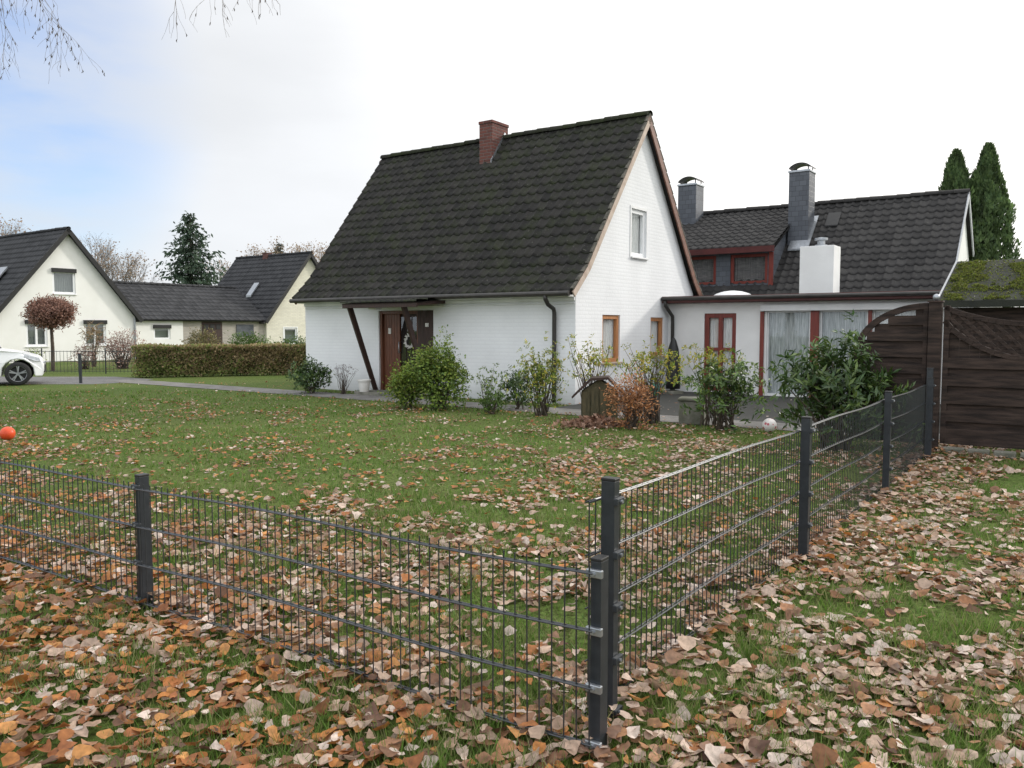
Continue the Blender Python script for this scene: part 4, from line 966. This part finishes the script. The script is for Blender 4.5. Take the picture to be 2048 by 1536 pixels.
# ================================================================== CAR
def car(x, y, rot):
    C_ = thing('parked_car', 'white car parked on the driveway road', 'car', (x, y, .004), rot)
    pts = [(.04, .22), (0.0, .36), (.0, .52), (.05, .64), (.16, .74), (.5, .84), (1.0, .93), (3.5, .98), (3.95, .96), (4.1, .80), (4.15, .45), (4.1, .24)]
    for cx_ in (3.15, .58):
        for k in range(9):
            t = math.pi * k / 8; pts.append((cx_ + .37 * math.cos(t), max(.22, .30 + .37 * math.sin(t)) if 0 < k < 8 else .22))
    def yy(p): return .84 - .30 * max(0, (.35 - p[0])) / .35 * .7 - .12 * max(0, p[1] - .5)
    mk('body', MB().prism(pts, lambda p: (-p[0], -yy(p), p[1]), lambda p: (-p[0], yy(p), p[1])), M['carpaint'], C_, bevel=.03)
    gp = [(1.0, .93), (1.65, 1.38), (2.1, 1.45), (3.2, 1.42), (3.75, 1.2), (3.95, .95)]
    mk('cabin_glass', MB().prism(gp, lambda p: (-p[0], -(.76 - .28 * (p[1] - .93)), p[1]), lambda p: (-p[0], .76 - .28 * (p[1] - .93), p[1])), M['black'], C_, bevel=.03)
    rp = [(1.62, 1.385), (2.1, 1.465), (3.2, 1.435), (3.7, 1.24), (3.68, 1.22), (3.2, 1.41), (2.1, 1.44), (1.66, 1.365)]
    mk('roof', MB().prism(rp, lambda p: (-p[0], -.66, p[1]), lambda p: (-p[0], .66, p[1])), M['carpaint'], C_, bevel=.01)
    for s_ in (-1, 1):
        for (a, b_) in (((1.05, .95), (1.68, 1.38)), ((2.4, .97), (2.45, 1.45)), ((3.9, .96), (3.6, 1.28))):
            mk('pillar', MB().beam((-a[0], s_ * (.775 - .28 * (a[1] - .93)), a[1]), (-b_[0], s_ * (.775 - .28 * (b_[1] - .93)), b_[1]), .03, .07), M['carpaint'], C_)
        mk('headlight', MB().prism([(.06, .60), (.10, .70), (.42, .79), (.44, .72), (.2, .62)], lambda p, s_=s_: (-p[0], s_ * (yy(p) - .02), p[1]), lambda p, s_=s_: (-p[0], s_ * (yy(p) + .012), p[1])), M['lamp'], C_, bevel=.01)
        mk('mirror', MB().box(-1.35, -1.2, s_ * .9 - .08, s_ * .9 + .08, .92, 1.04), M['carpaint'], C_, bevel=.03)
        for cx_ in (.58, 3.15):
            w_ = thing('wheel', '', '', (0, 0, 0)); del w_['label']; del w_['category']; w_.parent = C_; w_.location = (-cx_, s_ * .76, .30)
            def ring(prof, n=28):
                m = MB(); vs = []; fs = []
                for r, y_ in prof:
                    for j in range(n):
                        t = 2 * math.pi * j / n; vs.append((r * math.cos(t), y_ * s_, r * math.sin(t)))
                for i in range(len(prof) - 1):
                    for j in range(n): fs.append((i * n + j, i * n + (j + 1) % n, (i + 1) * n + (j + 1) % n, (i + 1) * n + j))
                return m.add(vs, fs)
            mk('tyre', ring([(.20, .085), (.27, .09), (.295, .07), (.30, .03), (.30, -.08), (.27, -.10), (.20, -.10)]), M['rubber'], w_, smooth=True)
            rm = ring([(.205, .085), (.195, .08), (.19, .03), (.19, -.09)])
            for k in range(5):
                for dt in (-.13, .13):
                    t = 2 * math.pi * k / 5 + .3; rm.beam((.03 * math.cos(t), .06 * s_, .03 * math.sin(t)), (.195 * math.cos(t + dt), .07 * s_, .195 * math.sin(t + dt)), .02, .028)
            rm.tube([(0, .0, 0), (0, .075 * s_, 0)], .045, 12)
            mk('rim', rm, M['rim'], w_)
            mk('hub', ring([(.19, .0), (.001, .0)]), M['black'], w_)
    mk('grille', MB().box(-.02, .012, -.45, .45, .30, .50), M['black'], C_, bevel=.01)
    mk('bumper_line', MB().box(-.06, .014, -.5, .5, .54, .57), M['zinc'], C_)
    return C_
car(-12.52, 21.84, math.radians(28))

# ================================================================== BACKGROUND TREES
def conifer(name, label, x, y, H, R, cols, seed=0, L=.5, dens=1.0):
    e = thing(name, label, 'tree', (x, y, 0)); rd = np.random.default_rng(seed)
    mk('trunk', MB().tube([(0, 0, 0), (0, 0, H * .5), (0, 0, H * .98)], [H * .025, H * .015, .02], 8), M['bark'], e)
    P = []; D = []; S_ = []; br_ = MB()
    zz = H * .12
    while zz < H * .985:
        t = (zz - H * .12) / (H * .88); r = R * (1 - t) ** .8 + .06
        for k in range(max(4, int((9 * (1 - t) + 5) * dens))):
            a = rd.uniform(0, 2 * np.pi); rr = r * rd.uniform(.5, 1.2); dirv = np.array([np.cos(a), np.sin(a), 0])
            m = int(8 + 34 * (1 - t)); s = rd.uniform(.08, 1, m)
            sag = -.28 * rr * s + .25 * rr * s ** 2
            base = dirv[None] * (s * rr)[:, None]; base[:, 2] = zz + sag
            base += rd.normal(size=(m, 3)) * .09 * np.array([1, 1, .6]) * (1 + R * .25)
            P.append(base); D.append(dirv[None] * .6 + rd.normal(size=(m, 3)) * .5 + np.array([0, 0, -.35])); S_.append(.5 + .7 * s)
            br_.tube([(0, 0, zz), tuple(dirv * rr * .6 + np.array([0, 0, zz - .1 * rr]))], [.03, .01], 3, caps=False)
        zz += H * .034
    P = np.concatenate(P); D = np.concatenate(D); S_ = np.concatenate(S_); n = len(P)
    V, T = leafverts(P, D, unit(n) + np.array([0, 0, .8]), L * rd.uniform(.5, 1.1, n), L * .38 * rd.uniform(.5, 1.2, n))
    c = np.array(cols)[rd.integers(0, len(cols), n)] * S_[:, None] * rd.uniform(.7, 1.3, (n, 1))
    cr = np_obj('crown', V, T, np.repeat(c, 4, 0), M['leaf'], e); mk('branches', br_, M['bark'], cr)
    return e
conifer('spruce_tree', 'tall dark green spruce behind the houses', -24.2, 62, 10.2, 4.1, [(.065, .10, .065), (.075, .11, .07), (.05, .085, .055)], 3, .46, 1.3)
conifer('spruce_tree', 'slim distant spruce tip above the rooftops', -21.0, 74, 9.2, 1.0, [(.06, .085, .055), (.05, .07, .045)], 4, .4)
M['thujacore'] = mat('thuja_core', (.03, .045, .02), (.018, .03, .014), .95)
def thuja(x, y, H, R, seed):
    e = thing('thuja_tree', 'dense green columnar thuja behind the house', 'tree', (x, y, 0), 0, 'columnar thujas'); rd = np.random.default_rng(seed); n = 15000
    z = H * rd.random(n) ** .85; a = rd.uniform(0, 2 * np.pi, n); t = z / H
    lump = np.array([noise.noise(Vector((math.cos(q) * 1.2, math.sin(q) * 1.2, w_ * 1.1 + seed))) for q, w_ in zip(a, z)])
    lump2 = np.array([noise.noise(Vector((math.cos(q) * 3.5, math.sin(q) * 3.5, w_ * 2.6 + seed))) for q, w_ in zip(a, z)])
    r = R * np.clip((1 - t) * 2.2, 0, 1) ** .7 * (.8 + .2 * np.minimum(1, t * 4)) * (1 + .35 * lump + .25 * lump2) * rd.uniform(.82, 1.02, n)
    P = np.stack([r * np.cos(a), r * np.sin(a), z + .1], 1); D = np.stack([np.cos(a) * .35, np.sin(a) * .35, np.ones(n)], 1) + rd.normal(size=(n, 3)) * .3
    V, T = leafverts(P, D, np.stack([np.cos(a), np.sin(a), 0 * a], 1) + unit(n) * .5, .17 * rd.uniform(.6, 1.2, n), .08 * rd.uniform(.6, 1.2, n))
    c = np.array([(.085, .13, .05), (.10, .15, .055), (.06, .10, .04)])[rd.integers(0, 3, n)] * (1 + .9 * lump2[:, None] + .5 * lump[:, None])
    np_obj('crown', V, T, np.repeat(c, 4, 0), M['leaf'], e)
    mk('trunk', MB().tube([(0, 0, 0), (0, 0, H * .5), (0, 0, H * .92)], [R * .5, R * .5, .03], 8), M['thujacore'], e)
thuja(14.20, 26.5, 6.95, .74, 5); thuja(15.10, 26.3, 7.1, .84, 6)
BR = [(.36, .25, .17), (.31, .22, .15), (.40, .30, .21)]
bare_tree('bare_tree', 'leafless tree with fine brown twigs behind roof', -30.5, 62, 8.6, 1.0, levels=6, seed=11, leafcols=BR, leafn=900, leafL=.16)
bare_tree('bare_tree', 'leafless tree with fine brown twigs behind roof', -27.5, 58, 7.2, 1.0, levels=6, seed=12, leafcols=BR, leafn=600, leafL=.16)
bare_tree('bare_tree', 'leafless tree with brown twigs over dark roof', -37.5, 60, 9.6, 1.0, levels=6, seed=13, leafcols=BR, leafn=900, leafL=.18)
bare_tree('bare_tree', 'thin brown autumn tree above distant rooftops', -17.5, 72, 9.4, 1.1, levels=6, seed=14, leafcols=BR, leafn=1500, leafL=.2)
bare_tree('bare_tree', 'thin brown autumn tree above distant rooftops', -23.0, 76, 9.2, 1.1, levels=6, seed=15, leafcols=BR, leafn=1500, leafL=.2)

n = 16000; a = rng.uniform(-150, 150, n); hz = np.array([3.0 + 1.6 * noise.noise(Vector((q * .08, 1., 0))) + .8 * noise.noise(Vector((q * .4, 4., 0))) for q in a])
P = np.stack([a, 120 + rng.uniform(-3, 3, n), hz * rng.random(n) ** .7], 1)
V, T = leafverts(P, unit(n), unit(n), rng.uniform(.5, 1.3, n), rng.uniform(.4, .9, n))
o = np_obj('distant_trees', V, T, np.repeat(palette([(.16, .15, .13), (.13, .14, .10), (.19, .16, .14)], n), 4, 0), M['leaf']); o['kind'] = 'stuff'; o['label'] = 'far-off low band of autumn trees'; o['category'] = 'trees'

OT = thing('overhanging_tree', 'bare tree with thin drooping twigs and small seed cones', 'tree', (-8.2, 6.4, 0))
tk = MB(); tk.tube([(0, 0, 0), (.1, .05, 1.5), (.05, .1, 3.2), (.25, .2, 5.0), (.3, .3, 7.0)], [.22, .19, .16, .12, .06], 10); mk('trunk', tk, M['bark'], OT)
rd = random.Random(8); cb = MB(); cones = MB()
def droop(p, d, ln, r, lv, zmin):
    pts = [p]; k = 6
    for i in range(k):
        d = (d + Vector((rd.uniform(-.25, .25), rd.uniform(-.25, .25), -.14))).normalized(); q = pts[-1] + d * ln / k
        if q.z < zmin: break
        pts.append(q)
    if len(pts) < 2: return
    k = len(pts) - 1
    cb.tube(pts, [max(.0010, r * (1 - .75 * i / k)) for i in range(k + 1)], 4, caps=False)
    if lv > 0:
        for i in range(1, k + 1):
            if rd.random() < .85: droop(pts[i], (d + Vector((rd.uniform(-1, 1), rd.uniform(-1, 1), rd.uniform(-.5, .3)))).normalized(), ln * rd.uniform(.4, .65), r * .55, lv - 1, zmin)
    else:
        for q in pts[1:]:
            if rd.random() < .16: cones.tube([q, q + Vector((rd.uniform(-.012, .012), 0, -.016)), q + Vector((rd.uniform(-.01, .01), 0, -.030))], [.002, .005, .0015], 5)
for (tx, ty, tz, n_, zm) in ((3.75, .9, 4.72, 3, 3.72), (4.1, .7, 4.62, 1, 4.0), (5.35, .9, 4.62, 2, 4.02), (5.95, .6, 4.60, 2, 4.1)):
    s0 = Vector((.2, .15, 4.4)); e0 = Vector((tx, ty, tz)); mid = s0.lerp(e0, .5) + Vector((0, 0, .9))
    cb.tube([s0, s0.lerp(mid, .5) + Vector((0, 0, .2)), mid, mid.lerp(e0, .5) + Vector((0, 0, .15)), e0], [.06, .045, .03, .018, .006], 6, caps=False)
    for _ in range(n_): droop(e0 + Vector((rd.uniform(-.2, .2), rd.uniform(-.2, .2), 0)), Vector((rd.uniform(-.2, 1), rd.uniform(-.5, .5), -.3)).normalized(), .75, .0032, 2, zm)
cr = mk('crown', cb, M['bark_grey'], OT); mk('seed_cones', cones, M['bark'], cr)

# ================================================================== LIGHT / WORLD / CAMERA
az = math.radians(62); el = math.radians(24)
sd = Vector((math.sin(az) * math.cos(el), math.cos(az) * math.cos(el), math.sin(el)))
sun = bpy.data.lights.new('sun', 'SUN'); sun.energy = 2.1; sun.angle = math.radians(6); sun.color = (1, .95, .87)
so = bpy.data.objects.new('sun', sun); COL.objects.link(so); so.rotation_euler = sd.to_track_quat('Z', 'Y').to_euler()
w = bpy.data.worlds.new('World'); SC.world = w; w.use_nodes = True; nt = w.node_tree; N = nt.nodes; L = nt.links
for n_ in list(N): N.remove(n_)
out = N.new('ShaderNodeOutputWorld'); sky = N.new('ShaderNodeTexSky'); sky.sky_type = 'NISHITA'; sky.sun_disc = False; sky.sun_elevation = el; sky.sun_rotation = az
sky.air_density = 1.0; sky.dust_density = .6; sky.ozone_density = 3.0
tint = N.new('ShaderNodeVectorMath'); tint.operation = 'MULTIPLY'; tint.inputs[1].default_value = (1.15, 1.32, 1.6); L.new(sky.outputs[0], tint.inputs[0])
bg = N.new('ShaderNodeBackground'); bg.inputs[1].default_value = .15; L.new(tint.outputs[0], bg.inputs[0])
bg2 = N.new('ShaderNodeBackground'); bg2.inputs[1].default_value = 1.0
tc = N.new('ShaderNodeTexCoord')
def dot(v):
    d_ = N.new('ShaderNodeVectorMath'); d_.operation = 'DOT_PRODUCT'; vv = Vector(v).normalized(); d_.inputs[1].default_value = vv; L.new(tc.outputs['Generated'], d_.inputs[0]); return d_.outputs['Value']
def mrange(s_, a, b_, c_, d_):
    m = N.new('ShaderNodeMapRange'); m.interpolation_type = 'SMOOTHSTEP'; L.new(s_, m.inputs[0]); m.inputs[1].default_value = a; m.inputs[2].default_value = b_; m.inputs[3].default_value = c_; m.inputs[4].default_value = d_; return m.outputs[0]
glow = mrange(dot(sd), -.2, 1, 0, 1)
cr_ = N.new('ShaderNodeValToRGB'); cr_.color_ramp.elements[0].color = (.80, .83, .87, 1); cr_.color_ramp.elements[1].color = (1.5, 1.46, 1.4, 1)
e_ = cr_.color_ramp.elements.new(.42); e_.color = (.93, .945, .965, 1)
L.new(glow, cr_.inputs[0])
lift = mrange(dot((-.25, -.55, .8)), -.05, .75, 1.0, 1.75)  # extra brightness added to unseen sky behind camera and overhead, lights front wall
nz = N.new('ShaderNodeTexNoise'); nz.inputs['Scale'].default_value = 2.2; nz.inputs['Detail'].default_value = 7; nz.inputs['Roughness'].default_value = .5
mp = N.new('ShaderNodeMapping'); mp.inputs['Scale'].default_value = (1, 1, 3.2); L.new(tc.outputs['Generated'], mp.inputs[0]); L.new(mp.outputs[0], nz.inputs['Vector'])
vr = mrange(nz.outputs['Fac'], .3, .7, .94, 1.06)
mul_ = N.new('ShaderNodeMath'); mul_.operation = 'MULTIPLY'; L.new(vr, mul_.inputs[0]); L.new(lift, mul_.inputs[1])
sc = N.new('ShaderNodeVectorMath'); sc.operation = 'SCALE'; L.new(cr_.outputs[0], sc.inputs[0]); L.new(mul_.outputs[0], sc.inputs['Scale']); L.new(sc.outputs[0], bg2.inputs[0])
blob = mrange(dot((-.68, 1, .28)), .966, 1.0, 0, 1)
nb = mrange(nz.outputs['Fac'], .36, .58, .35, 1)
mu = N.new('ShaderNodeMath'); mu.operation = 'MULTIPLY'; L.new(blob, mu.inputs[0]); L.new(nb, mu.inputs[1])
fac = N.new('ShaderNodeMath'); fac.operation = 'MULTIPLY_ADD'; L.new(mu.outputs[0], fac.inputs[0]); fac.inputs[1].default_value = -.80; fac.inputs[2].default_value = .98
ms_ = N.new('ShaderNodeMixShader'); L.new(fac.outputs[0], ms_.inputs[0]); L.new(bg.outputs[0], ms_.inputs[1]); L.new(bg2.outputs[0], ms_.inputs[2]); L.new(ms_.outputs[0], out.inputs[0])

cam = bpy.data.cameras.new('camera'); co = bpy.data.objects.new('camera', cam); COL.objects.link(co)
co.location = (0, 0, 1.48); co.rotation_euler = (math.radians(90 - 3.95), 0, 0)
cam.sensor_width = 36; cam.lens = 1631 / 2048 * 36; cam.clip_start = .05; cam.clip_end = 2000
SC.camera = co
SC.view_settings.view_transform = 'Standard'; SC.view_settings.look = 'None'; SC.view_settings.exposure = 0
